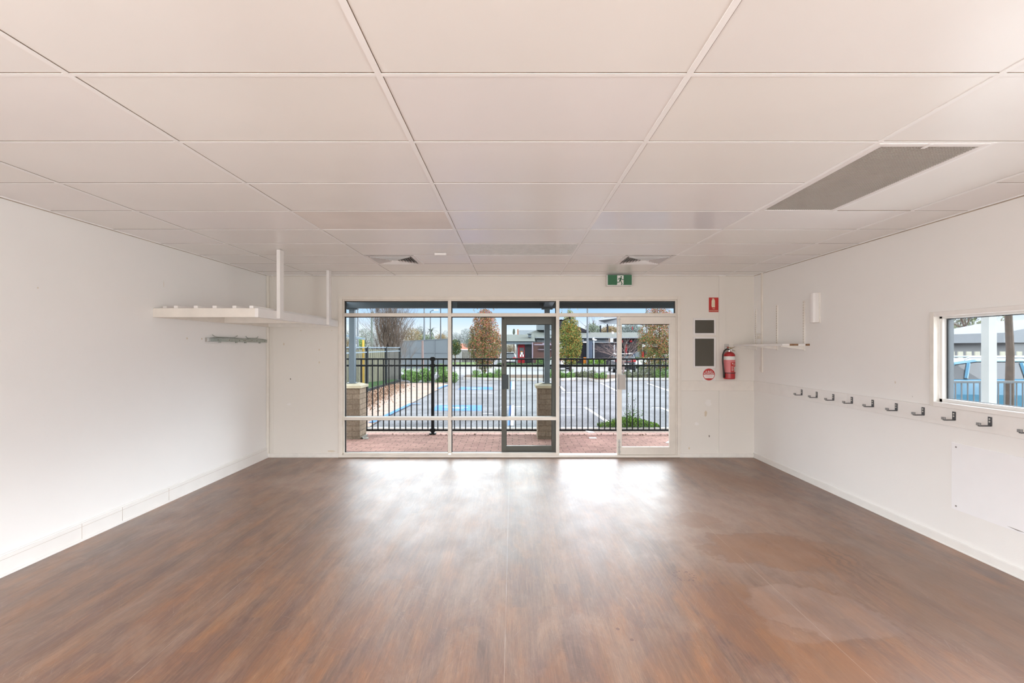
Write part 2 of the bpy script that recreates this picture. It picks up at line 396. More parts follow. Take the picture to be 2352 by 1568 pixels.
    c = lay(c, blob(-2.45, 5.75, .55, .4, 0), haze_c, .45, .5, 1.1)
    # small dark red drips
    vo = t.nodes.new('ShaderNodeTexVoronoi'); vo.inputs['Scale'].default_value = 55; L(tcn.outputs['Object'], vo.inputs['Vector'])
    r = blob(1.20, 3.35, .08, .085, 0, .3); c = mix(M('MULTIPLY', M('MULTIPLY', rng(r, .55, .7), rng(r, .95, 1.1, 1, 0)), M('LESS_THAN', vo.outputs['Distance'], .42)), c, (.10, .022, .010))
    for cx, cy in ((.60, 2.72), (.655, 2.62), (-.02, 2.1)):
        r = blob(cx, cy, .012, .014, 0, .5); c = mix(rng(r, .8, 1.0, .9, 0), c, (.11, .03, .015))
    # white hairline scratches and sheet seams
    def scratches(ang, sc, th):
        u = M('ADD', M('MULTIPLY', X, math.cos(ang)), M('MULTIPLY', Y, math.sin(ang))); v = M('SUBTRACT', M('MULTIPLY', Y, math.cos(ang)), M('MULTIPLY', X, math.sin(ang)))
        n = noise(comb(M('MULTIPLY', u, sc), M('MULTIPLY', v, 1.2), ang*10), 1.0, 2, .5, .3)
        return M('MULTIPLY', rng(M('ABSOLUTE', M('SUBTRACT', n, .5)), 0, th, 1, 0), rng(noise(comb(X, Y, ang*7), 2.3, 3), .5, .62))
    for ang, sc, th, am in ((.15, 60, .006, .20), (.6, 42, .005, .18), (-.5, 48, .005, .18), (1.2, 36, .004, .15)):
        c = mix(M('MULTIPLY', scratches(ang, sc, th), am), c, (.55, .47, .42))
    for sx in (-1.85, -.04, 1.74):
        ln = M('LESS_THAN', M('ABSOLUTE', M('SUBTRACT', X, sx)), .0013)
        c = mix(M('MULTIPLY', ln, rng(noise(comb(X, Y), 3, 3), .35, .6, .15, .5)), c, (.55, .48, .42))
    L(c, b.inputs['Base Color'])
    rr = noise(comb(M('MULTIPLY', X, 3), M('MULTIPLY', Y, 1.5)), 1.5, 5, .65)
    L(rng(rr, .3, .7, .38, .52), b.inputs['Roughness'])
    b.inputs['Specular IOR Level'].default_value = .35
    b.inputs['Coat Weight'].default_value = 1.0; b.inputs['Coat IOR'].default_value = FLOOR_COAT; L(rng(rr, .3, .7, .49, .51), b.inputs['Coat Roughness'])
    bp = t.nodes.new('ShaderNodeBump'); bp.inputs['Strength'].default_value = .10; bp.inputs['Distance'].default_value = .003
    L(noise(comb(M('MULTIPLY', X, 60), M('MULTIPLY', Y, 9)), 1.0, 4), bp.inputs['Height']); L(bp.outputs[0], b.inputs['Normal'])
    MATS['vinyl_planks'] = m
FLOOR_COAT = 1.60
floor_material()

def brick_mat(name, c1, c2, mortar, bw, bh, ms=.012, rough=.9, vec='Object', rot=(0, 0, 0), offset=.5, bump=.4):
    m = bpy.data.materials.new(name); m.use_nodes = True; t = m.node_tree; b = t.nodes['Principled BSDF']
    tcn = t.nodes.new('ShaderNodeTexCoord'); mpn = t.nodes.new('ShaderNodeMapping'); mpn.inputs['Rotation'].default_value = rot
    br = t.nodes.new('ShaderNodeTexBrick'); br.offset = offset
    br.inputs['Color1'].default_value = (*c1, 1); br.inputs['Color2'].default_value = (*c2, 1); br.inputs['Mortar'].default_value = (*mortar, 1)
    br.inputs['Scale'].default_value = 1; br.inputs['Brick Width'].default_value = bw; br.inputs['Row Height'].default_value = bh; br.inputs['Mortar Size'].default_value = ms
    br.inputs['Mortar Smooth'].default_value = .2; br.inputs['Bias'].default_value = 0
    t.links.new(tcn.outputs[vec], mpn.inputs[0]); t.links.new(mpn.outputs[0], br.inputs['Vector'])
    n = t.nodes.new('ShaderNodeTexNoise'); n.inputs['Scale'].default_value = 30; n.inputs['Detail'].default_value = 5; t.links.new(tcn.outputs['Object'], n.inputs['Vector'])
    n2 = t.nodes.new('ShaderNodeTexNoise'); n2.inputs['Scale'].default_value = 1.7; n2.inputs['Detail'].default_value = 4; t.links.new(tcn.outputs['Object'], n2.inputs['Vector'])
    ad = t.nodes.new('ShaderNodeMath'); ad.operation = 'ADD'; t.links.new(n.outputs[0], ad.inputs[0]); t.links.new(n2.outputs[0], ad.inputs[1])
    r = t.nodes.new('ShaderNodeMapRange'); r.inputs[1].default_value = .7; r.inputs[2].default_value = 1.3; r.inputs[3].default_value = .72; r.inputs[4].default_value = 1.28
    t.links.new(ad.outputs[0], r.inputs[0]); v = t.nodes.new('ShaderNodeVectorMath'); v.operation = 'SCALE'
    t.links.new(br.outputs[0], v.inputs[0]); t.links.new(r.outputs[0], v.inputs['Scale']); t.links.new(v.outputs[0], b.inputs['Base Color'])
    b.inputs['Roughness'].default_value = rough; b.inputs['Specular IOR Level'].default_value = .12
    bp = t.nodes.new('ShaderNodeBump'); bp.inputs['Strength'].default_value = bump; bp.inputs['Distance'].default_value = .01; bp.invert = True
    t.links.new(br.outputs['Fac'], bp.inputs['Height']); t.links.new(bp.outputs[0], b.inputs['Normal'])
    MATS[name] = m
brick_mat('brick_paving', (.36, .215, .175), (.29, .165, .14), (.15, .10, .08), .23, .115, .006)
brick_mat('pale_paving', (.25, .185, .15), (.21, .155, .125), (.13, .10, .08), .23, .115, .006)
brick_mat('pier_brick_shaded', (.20, .155, .115), (.15, .115, .085), (.14, .105, .075), .24, .0955, .008, rot=(-PI/2, 0, 0))  # darker copy of the pier brick, shade painted into the front face
brick_mat('pier_brick_lit', (.30, .235, .175), (.24, .19, .14), (.17, .13, .095), .24, .0955, .008, rot=(-PI/2, PI/2, 0))  # lighter copy of the same brick for the daylit sides

def asphalt():
    m = bpy.data.materials.new('asphalt'); m.use_nodes = True; t = m.node_tree; b = t.nodes['Principled BSDF']
    tcn = t.nodes.new('ShaderNodeTexCoord'); n = t.nodes.new('ShaderNodeTexNoise'); n.inputs['Scale'].default_value = 26; n.inputs['Detail'].default_value = 6; n.inputs['Roughness'].default_value = .75
    n2 = t.nodes.new('ShaderNodeTexNoise'); n2.inputs['Scale'].default_value = .7; n2.inputs['Detail'].default_value = 5
    t.links.new(tcn.outputs['Object'], n.inputs['Vector']); t.links.new(tcn.outputs['Object'], n2.inputs['Vector'])
    ad = t.nodes.new('ShaderNodeMath'); ad.operation = 'MULTIPLY_ADD'; ad.inputs[1].default_value = .5; t.links.new(n2.outputs[0], ad.inputs[0]); t.links.new(n.outputs[0], ad.inputs[2])
    cr = t.nodes.new('ShaderNodeValToRGB'); e = cr.color_ramp.elements
    e[0].position = .55; e[0].color = (.042, .042, .045, 1); e[1].position = .88; e[1].color = (.155, .155, .164, 1)
    t.links.new(ad.outputs[0], cr.inputs[0]); t.links.new(cr.outputs[0], b.inputs['Base Color']); b.inputs['Roughness'].default_value = .95; b.inputs['Specular IOR Level'].default_value = .1
    MATS['asphalt'] = m
asphalt()
glass_mat('glass', ior=1.07, dust=.0)
glass_mat('glass_side', tint=(.97, .98, .98), ior=1.1, dust=.05)
glass_mat('glass_dark', tint=(.25, .28, .3), ior=1.6)

# ================================================================== ROOM SHELL
XL, XR, YB, YF, H = -3.574, 3.523, 6.97, -4.0, 2.654
MB().box(XL-.15, YF-.15, -.12, XR+.15, YB+.10, 0).build('floor', 'vinyl_planks')['kind'] = 'structure'
# left wall, with an unseen opening added for fill light
tag(MB().box(XL-.12, .4, 0, XL, YB+.1, 2.9).box(XL-.12, YF, 0, XL, -2.6, 2.9).box(XL-.12, -2.6, 0, XL, .4, .6).box(XL-.12, -2.6, 2.3, XL, .4, 2.9).build('wall_left', 'wall_left'), 'long plain white painted wall on the left', 'wall', kind='structure')
# right wall with its window and an unseen opening added for fill
wy0, wy1, wz0, wz1 = 2.10, 3.985, 1.145, 1.872
w = MB(); ry0, ry1, rz0, rz1 = -2.6, .4, .6, 2.3
w.box(XR, wy1, 0, XR+.14, YB+.1, 2.9).box(XR, ry1, 0, XR+.14, wy0, 2.9).box(XR, YF, 0, XR+.14, ry0, 2.9)
w.box(XR, wy0, 0, XR+.14, wy1, wz0).box(XR, wy0, wz1, XR+.14, wy1, 2.9).box(XR, ry0, 0, XR+.14, ry1, rz0).box(XR, ry0, rz1, XR+.14, ry1, 2.9)
tag(w.build('wall_right', 'wall_right'), 'white painted wall on the right with hook rail and window', 'wall', kind='structure')
# back wall around the glazing
gx0, gx1, gzt = WX(779), WX(1560), WZ(682)
w = MB().box(XL-.12, YB, 0, gx0, YB+.1, 2.9).box(gx1, YB, 0, XR+.14, YB+.1, 2.9).box(gx0, YB, gzt, gx1, YB+.1, 2.9)
tag(w.build('wall_back', 'wall_back'), 'cream painted far wall around the aluminium shopfront glazing', 'wall', kind='structure')
# wall behind the camera, with a broad opening added for the fill lamp
w = MB().box(XL-.12, YF-.12, 0, -2.5, YF, 2.9).box(2.9, YF-.12, 0, XR+.14, YF, 2.9).box(-2.5, YF-.12, 0, 2.9, YF, .5).box(-2.5, YF-.12, 2.4, 2.9, YF, 2.9)
tag(w.build('wall_rear', 'wall_left'), 'white wall behind the viewer', 'wall', kind='structure')

# ---- ceiling: lay-in panels on a white grid
colx = [.683+1.2*k for k in range(-4, 4)]
rowy = [1.849-.6*k for k in range(10, 0, -1)]+[1.849, 2.457, 3.075, 3.70, 4.28, 4.86, 5.459, 6.04, 6.65]
xs = [XL]+[x for x in colx if XL+.02 < x < XR-.02]+[XR]
ys = [YF]+[y for y in rowy if y > YF+.02]+[YB]
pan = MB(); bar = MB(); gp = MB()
def holes(x0, y0):
    return False
skip = {}
GR = (1.883, 2.457, 2.483, 3.70)       # return grille
for i in range(len(xs)-1):
    for j in range(len(ys)-1):
        x0, x1, y0, y1 = xs[i], xs[i+1], ys[j], ys[j+1]
        cx, cy = (x0+x1)/2, (y0+y1)/2
        if 1.88 < x0 < 1.90 and 2.45 < cy < 3.70: continue
        if -1.73 < x0 < -1.71 and 5.459 < cy < 6.04: x0 = -1.12
        if .67 < x0 < .70 and 5.459 < cy < 6.04: x1 = 1.283
        if abs(x0+.517) < .02 and 4.86 < cy < 5.459: continue
        if .67 < x0 < .70 and 4.28 < cy < 4.86 and False: continue
        if -1.73 < x0 < -1.71 and 3.70 < cy < 4.28: continue
        if .67 < x0 < .70 and 3.70 < cy < 4.28: continue
        dz = random.uniform(0, .0015)
        pan.box(x0, y0, H+.002+dz*.5, x1, y1, H+.02)
pan.box(2.483, 2.457, H+.004, 3.083, 3.70, H+.02)
cl_ob = pan.build('ceiling', 'ceil_panel'); tag(cl_ob, 'white suspended ceiling of large lay-in panels', 'ceiling', kind='structure')
for x in xs[1:-1]:
    if abs(x-1.883) < .01:
        bar.box(x-.012, YF, H-.0012, x+.012, YB, H+.003)
    else: bar.box(x-.012, YF, H-.0012, x+.012, YB, H+.003)
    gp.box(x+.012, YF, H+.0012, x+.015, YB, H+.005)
for y in ys[1:-1]:
    segs = [(XL, XR)]
    if 3.0 < y < 3.1: segs = [(XL, 1.883), (3.083, XR)]
    for a, b_ in segs:
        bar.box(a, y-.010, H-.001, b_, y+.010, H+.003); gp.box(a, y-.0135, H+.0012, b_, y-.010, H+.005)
for x in (-1.12, 1.283): bar.box(x-.010, 5.459, H-.003, x+.010, 6.04, H+.003)
bar.box(2.473, 2.457, H-.003, 2.493, 3.70, H+.003)
bar.build('ceiling_grid', 'tbar', cl_ob); gp.build('dark_gap_strip', 'gap', cl_ob)  # dark strips paint the shadow and dirt line beside the bars
q = MB().box(XL, YF, H-.006, XL+.012, YB, H+.004).box(XR-.012, YF, H-.006, XR, YB, H+.004).box(XL, YB-.012, H-.006, XR, YB, H+.004)
q.build('wall_angle', 'tbar', cl_ob)
q = MB().box(XL, YF, H-.010, XL+.004, YB, H-.006).box(XR-.004, YF, H-.012, XR, YB, H-.006).box(XL, YB-.004, H-.010, XR, YB, H-.006)
q.build('dark_gap_strip', 'gap_light', cl_ob)  # brown strip along the ceiling and wall junction
MB().box(XL-.2, YF-.2, 2.9, XR+.2, YB+.15, 3.0).build('roof', 'roof_under', None)['kind'] = 'structure'

def panel(name, x0, y0, x1, y1, m, label, cat):
    o = MB().box(x0+.012, y0+.010, H+.001, x1-.012, y1-.010, H+.018).build(name, m, None, bevel=.002); return tag(o, label, cat)
panel('light_diffuser', -.517, 4.86, .683, 5.459, 'prismatic', 'dull prismatic light cover set in the middle of the ceiling', 'ceiling light')
panel('ceiling_panel', -1.717, 3.70, -.517, 4.28, 'stained_panel', 'beige discoloured ceiling panel with ragged flaking right edge', 'ceiling panel')
panel('ceiling_panel', .683, 3.70, 1.883, 4.28, 'gloss_panel', 'shiny bluish white replacement ceiling panel reflecting the window', 'ceiling panel')

# ---- skirtings, rails, battens
def struct(mb, name, m, label=None, cat='trim', **k): return tag(mb.build(name, m, None, **k), label, cat, kind='structure')
b = MB().box(XL, YF, 0, XL+.016, YB, .145).box(XL+.016, YF, 0, XL+.022, YB, .02).box(XL, YF, .145, XL+.008, YB, .155)
bl = struct(b, 'baseboard_left', 'skirting', 'tall white skirting board along the left wall', 'baseboard')
g = MB()
for y in (3.95, 4.36, 4.95): g.box(XL+.0155, y, .005, XL+.0168, y+.003, .143)
g.box(XL+.0155, YF, .118, XL+.0166, YB, .1195)
g.build('board_joint', 'gap_light', bl)
struct(MB().box(XR-.014, YF, 0, XR, YB, .072).box(XR-.02, YF, 0, XR-.014, YB, .014), 'baseboard_right', 'skirting', 'low white skirting board along the right wall', 'baseboard', bevel=.003)
struct(MB().box(XL+.016, YB-.018, 0, gx0, YB, .062).box(gx1, YB-.018, 0, XR-.014, YB, .06), 'baseboard_back', 'white_paint_dirty', 'chipped low skirting board under the far wall', 'baseboard', bevel=.004)
RZ0, RZ1 = .972, 1.118
struct(MB().box(gx1+.02, YB-.018, RZ0, XR, YB, RZ1), 'trim_1', 'timber_paint', 'cream dado board on the far wall under the extinguisher', bevel=.003)
hr = struct(MB().box(XR-.018, YF, RZ0, XR, 4.998, RZ1).box(XR-.018, 5.002, RZ0, XR, YB-.018, RZ1), 'trim_2', 'white_paint', 'white painted hook rail board along the right wall', bevel=.002)
struct(MB().box(WX(1651), YB-.012, .06, WX(1666), YB, RZ0).box(WX(1651), YB-.012, RZ1, WX(1666), YB, H-.006), 'trim_3', 'wall_back', 'painted vertical cover batten between door and corner', bevel=.002)
struct(MB().box(XL, YB-.035, .062, XL+.035, YB, 1.90).box(XL, YB-.035, 1.995, XL+.035, YB, H-.006), 'trim_4', 'timber_paint', 'painted quad strip in the left corner of the far wall', bevel=.008)
struct(MB().box(XL+.06, YB-.008, .062, XL+.085, YB, 1.90).box(XL+.06, YB-.008, 1.995, XL+.085, YB, H-.006), 'trim_5', 'wall_back', 'narrow painted batten beside the left corner')
o = MB().box(XR-.022, 6.715, 1.25, XR, 6.740, 1.60).box(XR-.022, 6.715, 1.648, XR, 6.740, H-.006).build('cable_duct', 'timber_paint', None, bevel=.003)
tag(o, 'slim cream cable duct running down behind the corner shelf', 'cable duct')

# ================================================================== SHOPFRONT GLAZING (window_1) AND DOORS
win = empty('window_1', (WX(1030), 7.0, 0), label='cream aluminium shopfront frame with clear fixed panes', cat='window', kind='structure')
def bpx(px0, py0, px1, py1, y0, y1, name, m, parent, **k):
    return MB().box(WX(px0), y0, WZ(py0), WX(px1), y1, WZ(py1)).build(name, m, parent, **k)
FY0, FY1 = 6.945, 7.05
bpx(779, 682, 787, 1048, FY0, FY1, 'jamb', 'alu_in', win, bevel=.003)
bpx(1555, 682, 1561, 1048, FY0, FY1, 'jamb', 'alu_in', win, bevel=.003)
bpx(787, 682, 1555, 688, FY0, FY1, 'head', 'alu_in', win, bevel=.003)
bpx(787, 688, 790.5, 1040, 6.97, 7.04, 'jamb_inner', 'alu', win)
bpx(1551.5, 688, 1555, 1044, 6.97, 7.04, 'jamb_inner', 'alu', win)
bpx(790.5, 688, 1551.5, 691, 6.97, 7.04, 'head_inner', 'alu', win)
bpx(1029, 688, 1036.5, 1040, 6.955, 7.045, 'mullion', 'alu', win, bevel=.002)
bpx(1277, 688, 1284.5, 1044, 6.955, 7.045, 'mullion', 'alu', win, bevel=.002)
for a, c in ((790.5, 1029), (1036.5, 1277), (1284.5, 1551.5)):
    bpx(a, 719, c, 727, 6.955, 7.045, 'transom', 'alu', win, bevel=.002)
for a, c in ((790.5, 1029), (1036.5, 1277)):
    bpx(a, 957, c, 964.5, 6.955, 7.045, 'rail', 'alu', win, bevel=.002)
    bpx(a, 1039.5, c, 1044, 6.955, 7.045, 'rail', 'alu', win, bevel=.002)
MB().box(WX(779), 6.94, 0, WX(1560), 7.08, WZ(1044)).build('sill', 'alu_in', win, bevel=.003)
MB().box(WX(779), 6.935, 0, WX(1560), 6.945, .006).build('sill_foot_strip', 'gap', win)  # dark strip along the foot of the sill
for a, c in ((790.5, 1029), (1036.5, 1277)):
    for t0, t1 in ((691, 719), (727, 957), (964.5, 1039.5)):
        bpx(a, t0, c, t1, 7.00, 7.006, 'glass_pane', 'glass', win)
        # black rubber glazing beads
        g = MB(); X0, X1, Z0, Z1 = WX(a), WX(c), WZ(t1), WZ(t0)
        g.box(X0, 7.006, Z0, X0+.010, 7.035, Z1).box(X1-.008, 7.006, Z0, X1, 7.035, Z1).box(X0, 7.006, Z1-.010, X1, 7.035, Z1).box(X0, 7.006, Z0, X1, 7.035, Z0+.004)
        g.build('glazing_bead', 'black_rubber', win)
bpx(1284.5, 691, 1551.5, 719, 7.00, 7.006, 'glass_pane', 'glass', win)
g = MB().box(WX(1284.5), 7.006, WZ(719), WX(1284.5)+.006, 7.035, WZ(691)).box(WX(1551.5)-.006, 7.006, WZ(719), WX(1551.5), 7.035, WZ(691)).box(WX(1284.5), 7.006, WZ(691)-.010, WX(1551.5), 7.035, WZ(691)); g.build('glazing_bead', 'black_rubber', win)
# interior cover strip around the frame
g = MB().box(WX(777), 6.955, 0, WX(779), 6.97, WZ(682)).box(WX(1561), 6.955, .06, WX(1564), 6.97, WZ(682)).box(WX(777), 6.955, WZ(682), WX(1564), 6.97, WZ(680))
g.build('cover_strip', 'timber_paint', win)

def door_leaf(name, x0, x1, z0, z1, y0, y1, stile, top, bot, m, label, handle_side, inside):
    r = empty(name, ((x0+x1)/2, (y0+y1)/2, z0), label=label, cat='door', kind='structure')
    MB().box(x0, y0, z0, x0+stile, y1, z1).build('stile', m, r, bevel=.002); MB().box(x1-stile, y0, z0, x1, y1, z1).build('stile', m, r, bevel=.002)
    MB().box(x0+stile, y0, z1-top, x1-stile, y1, z1).build('top_rail', m, r, bevel=.002); MB().box(x0+stile, y0, z0, x1-stile, y1, z0+bot).build('bottom_rail', m, r, bevel=.002)
    ym = (y0+y1)/2
    MB().box(x0+stile, ym-.003, z0+bot, x1-stile, ym+.003, z1-top).build('glass_pane', 'glass', r)
    g = MB(); a, c, e, f = x0+stile, x1-stile, z0+bot, z1-top
    g.box(a, ym+.003, e, a+.006, y1, f).box(c-.006, ym+.003, e, c, y1, f).box(a, ym+.003, f-.008, c, y1, f); g.build('glazing_bead', 'black_rubber', r)
    return r
d2 = door_leaf('door_2', WX(1417.5), WX(1551), WZ(1043.6), WZ(727.6), 6.962, 7.005, WX(1428)-WX(1417.5), WZ(727.6)-WZ(744), WZ(1026)-WZ(1043.6), 'alu',
               'closed cream aluminium glazed door leaf at right of the open doorway', 0, True)
# broad right stile
MB().box(WX(1537.5), 6.964, WZ(1043.6), WX(1544), 7.003, WZ(727.6)).build('stile', 'alu', d2)
hx0, hx1 = WX(1421, 6.9), WX(1437, 6.9)
h = MB().box(hx0, 6.89, WZ(894, 6.9), hx1, 6.897, WZ(860, 6.9)).box(hx0, 6.89, WZ(894, 6.9), hx0+.006, 6.962, WZ(860, 6.9)).build('handle', 'pull_plate', d2, bevel=.002); h['label'] = 'bent metal pull plate'
g = MB().box(hx1-.004, 6.897, WZ(894, 6.9), hx1, 6.93, WZ(860, 6.9)).build('handle_edge', 'black_rubber', h)
for (ya, yb) in ((727, 767), (1008, 1043)):
    xm = WX(1422); bt = MB().box(xm-.012, 6.955, WZ(yb), xm+.012, 6.962, WZ(ya)); bt = bt.build('barrel_bolt', 'steel', d2, bevel=.002)
    MB().tube([(xm, 6.948, WZ(yb)+.01), (xm, 6.948, WZ(ya)-.01)], .006, 10).build('bolt_rod', 'steel', bt, smooth=False)
    k = MB()
    for yy in (ya+6, (ya+yb)/2, yb-6): k.box(xm-.017, 6.943, WZ(yy)-.006, xm+.017, 6.956, WZ(yy)+.006)
    k.build('bolt_keeper', 'galv', bt, bevel=.002)
    MB().tube([(xm, 6.944, WZ(yb-9 if ya > 900 else yb-2)), (xm+.002, 6.925, WZ(yb-9 if ya > 900 else yb-2))], [.006, .008], 8).build('bolt_knob', 'steel', bt)
d1 = door_leaf('door_1', WX(1152, 7.14), WX(1277, 7.14)+.01, .032, WZ(729, 7.14), 7.12, 7.163, .070, .102, .105, 'alu_shaded',
               'shade-toned aluminium glazed door leaf folded back outside the middle glazing', 1, False)
hx0 = WX(1153, 7.2)
h = MB().box(hx0, 7.215, WZ(894, 7.2), hx0+.11, 7.222, WZ(860, 7.2)).box(hx0, 7.163, WZ(894, 7.2), hx0+.006, 7.22, WZ(860, 7.2)).build('handle', 'steel', d1, bevel=.002)
h = MB().box(hx0+.004, 7.07, WZ(893, 7.1), hx0+.10, 7.077, WZ(860, 7.1)).box(hx0+.004, 7.07, WZ(893, 7.1), hx0+.010, 7.12, WZ(860, 7.1)).build('handle', 'slate_dark', d1, bevel=.002)
MB().box(WX(1154, 7.1), 7.112, WZ(841, 7.1), WX(1158, 7.1), 7.12, WZ(834, 7.1)).build('lock', 'black_rubber', d1)
MB().lathe([(.008, 0), (.008, .02)], (WX(1156, 7.1), 7.11, WZ(733, 7.1)), 10).build('pivot', 'black_rubber', d1)
# closer arm in the open doorway
c_ = MB().tube([P(1309, 733, 7.03), P(1309, 726.5, 7.03)], .012, 8).tube([P(1309, 729, 7.03), P(1291, 736, 7.06)], .006, 8).tube([P(1291, 736, 7.06), P(1284, 735.5, 7.10)], .010, 8)
tag(c_.build('door_closer_arm', 'black_rubber', None), 'thin black stay arm hanging at the top of the open doorway', 'door stay')

# ---- right wall window
win2 = empty('window_2', (XR, 3.05, wz0), label='white framed sliding window in the right wall', cat='window', kind='structure')
def ybox(x0, x1, ya, yb, za, zb, name, m, parent, **k): return MB().box(x0, ya, za, x1, yb, zb).build(name, m, parent, **k)
A0, A1 = wy0, wy1
ybox(XR-.028, XR+.02, A1-.018, A1+.022, wz0-.03, wz1+.022, 'architrave', 'white_paint_dirty', win2, bevel=.003)
ybox(XR-.028, XR+.02, A0-.022, A0+.018, wz0-.03, wz1+.022, 'architrave', 'white_paint_dirty', win2, bevel=.003)
ybox(XR-.028, XR+.02, A0+.018, A1-.018, wz1-.016, wz1+.022, 'architrave', 'white_paint', win2, bevel=.003)
ybox(XR-.034, XR+.02, A0+.018, A1-.018, wz0-.030, wz0+.008, 'sill', 'white_paint', win2, bevel=.004)
for (ya, yb, za, zb) in ((A1-.045, A1-.018, wz0, wz1), (A0+.018, A0+.045, wz0, wz1), (A0, A1, wz1-.034, wz1-.010), (A0, A1, wz0+.004, wz0+.034)):
    ybox(XR+.02, XR+.10, ya, yb, za, zb, 'frame', 'alu_white', win2, bevel=.002)
ybox(XR+.062, XR+.068, A0+.045, A1-.045, wz0+.034, wz1-.034, 'glass_pane', 'glass_side', win2)
ybox(XR+.055, XR+.10, A1-.062, A1-.045, wz0+.034, wz1-.034, 'glazing_bead', 'slate_dark', win2)
ybox(XR+.068, XR+.075, A0+.045, A1-.045, wz1-.040, wz1-.034, 'glazing_bead', 'slate_dark', win2)
ybox(XR+.068, XR+.075, A0+.045, A1-.045, wz0+.034, wz0+.038, 'glazing_bead', 'slate_dark', win2)
for nme, bx_ in (('fill_opening_right', (XR+.04, ry0, rz0, XR+.1, ry1, rz1)), ('fill_opening_left', (XL-.1, ry0, rz0, XL-.04, ry1, rz1))):  # frames around unseen openings added for the fill lamps
    r = empty(nme, (XR, -1.1, .6), label='unseen opening added for fill light in the side wall', cat='window', kind='structure'); x0, y0, z0, x1, y1, z1 = bx_
    MB().box(x0, y0, z0, x1, y0+.05, z1).box(x0, y1-.05, z0, x1, y1, z1).box(x0, y0, z0, x1, y1, z0+.05).box(x0, y0, z1-.05, x1, y1, z1).build('frame', 'alu_white', r)

# ================================================================== LEFT HANGING SHELF
sx0, sx1, sy0, sy1, sz0, sz1 = XL, -2.527, 4.751, YB, 1.902, 1.992
sh = empty('hanging_shelf', ((sx0+sx1)/2, 5.85, sz0), label='white timber slatted shelf frame hung in the far left corner', cat='shelf')
MB().box(sx0, sy0, sz0, sx1-.035, sy0+.035, sz1).build('front_board', 'timber_paint', sh, bevel=.003)  # beiger than the side board; the tone holds the shade on this face
MB().box(sx1-.035, sy0, sz0, sx1, sy1, sz1).build('side_board', 'white_paint', sh, bevel=.003)
MB().box(sx0, sy0+.035, sz0, sx0+.035, sy1-.035, sz1).build('wall_ledger', 'timber_paint', sh)
MB().box(sx0, sy1-.035, sz0, sx1-.035, sy1, sz1).build('back_ledger', 'white_paint_dirty', sh)
MB().box(sx0+.035, 5.87, sz0, sx1-.035, 5.905, sz1).build('cross_joist', 'timber_paint', sh, bevel=.002)
for x in (-3.50, -3.347, -3.148, -2.962, -2.765, -2.596):
    MB().box(x-.02, sy0+(.06 if x < -3.4 else 0), sz1, x+.02, sy1-.01, sz1+.025).build('slat', 'white_paint', sh, bevel=.003)
for y in (5.12, 6.49):
    MB().box(sx1, y, sz0+.008, sx1+.037, y+.088, H-.003).build('hanger_post', 'white_paint', sh, bevel=.003)

# ---- galvanised rail on left wall
rk = empty('wall_rack', (XL, 6.2, 1.69), label='narrow galvanised metal rack with curved spring clips, under the shelf', cat='rack')
_ = MB().box(XL, 5.60, 1.672, XL+.004, 6.90, 1.712).box(XL, 5.60, 1.708, XL+.03, 6.90, 1.712).box(XL, 5.60, 1.672, XL+.03, 6.90, 1.676).box(XL+.026, 5.60, 1.676, XL+.03, 6.90, 1.708); rail_mb = _; nf = len(_.f)
MB().box(XL, 5.555, 1.668, XL+.036, 5.60, 1.716).build('end_cap', 'steel', rk, bevel=.003)
for y0, y1 in ((5.72, 6.12), (6.43, 6.62)):
    k = MB(); path = []
    for i in range(13):
        u = i/12; path.append((XL+.02, y0-.06+(y1-y0+.12)*u, 1.725+.028*(abs(u-.5)*2)**6+.002*math.sin(u*PI)))
    k.tube(path, .004, 6); k.build('spring_clip', 'galv', rk)
    path = [(XL+.022, y0-.1+(y1-y0+.35)*i/10, 1.712+.012*math.sin(PI*i/10)) for i in range(11)]
    MB().tube(path, .005, 6).build('curved_bar', 'galv', rk)
k = rail_mb
for y in (5.75, 5.98, 6.2, 6.3, 6.33, 6.5, 6.62, 6.83): k.box(XL+.03, y, 1.688, XL+.032, y+.012, 1.698)
k.build('rail', 'galv', rk, second=('gap', nf))
for y in (5.80, 6.15, 6.36, 6.72): MB().box(XL+.005, y, 1.660, XL+.022, y+.03, 1.672).build('clip', 'galv', rk)

# ================================================================== RIGHT CORNER SHELF
cs = empty('bracket_shelf', (XR-.15, 6.3, 1.62), label='white chipped shelf board on slotted uprights in the right corner', cat='shelf')
MB().box(3.212, 5.69, 1.622, XR-.002, YB-.022, 1.645).build('shelf_board', 'white_paint', cs, bevel=.002)
MB().box(3.30, 5.686, 1.6225, 3.40, 5.6905, 1.6445).build('bare_chipboard', 'chip', cs)
MB().box(XR-.035, 5.66, 1.6225, XR-.002, 5.69, 1.6445).build('broken_corner', 'chip', cs)
for y in (5.765, 6.352, 6.90):
    z1 = 2.166 if y < 6.5 else 2.16
    sl = MB().box(XR-.014, y-.014, 1.565, XR, y+.014, z1); nf = len(sl.f); z = 1.66
    while z < z1-.02:
        for dy in (-.008, .004): sl.box(XR-.0146, y+dy, z, XR-.0138, y+dy+.004, z+.012)
        z += .032
    sl.build('slotted_upright', 'white_paint_dirty', cs, second=('gap_light', nf))
    br = MB().prism([(XR-.014, y-.004, 1.575), (XR-.014, y-.004, 1.622), (3.235, y-.004, 1.622), (3.235, y-.004, 1.612)], (0, .008, 0)).build('bracket', 'white_paint_dirty', cs)
so = empty('power_socket', (XR, 6.83, 1.76), label='square cream wall socket plate in the corner above the shelf', cat='socket')
MB().box(XR-.010, 6.79, 1.725, XR, 6.875, 1.80).build('face_plate', 'timber_paint', so, bevel=.003)
MB().box(XR-.012, 6.81, 1.768, XR-.010, 6.83, 1.785).box(XR-.012, 6.84, 1.768, XR-.010, 6.858, 1.785).build('switch', 'white_paint', so)

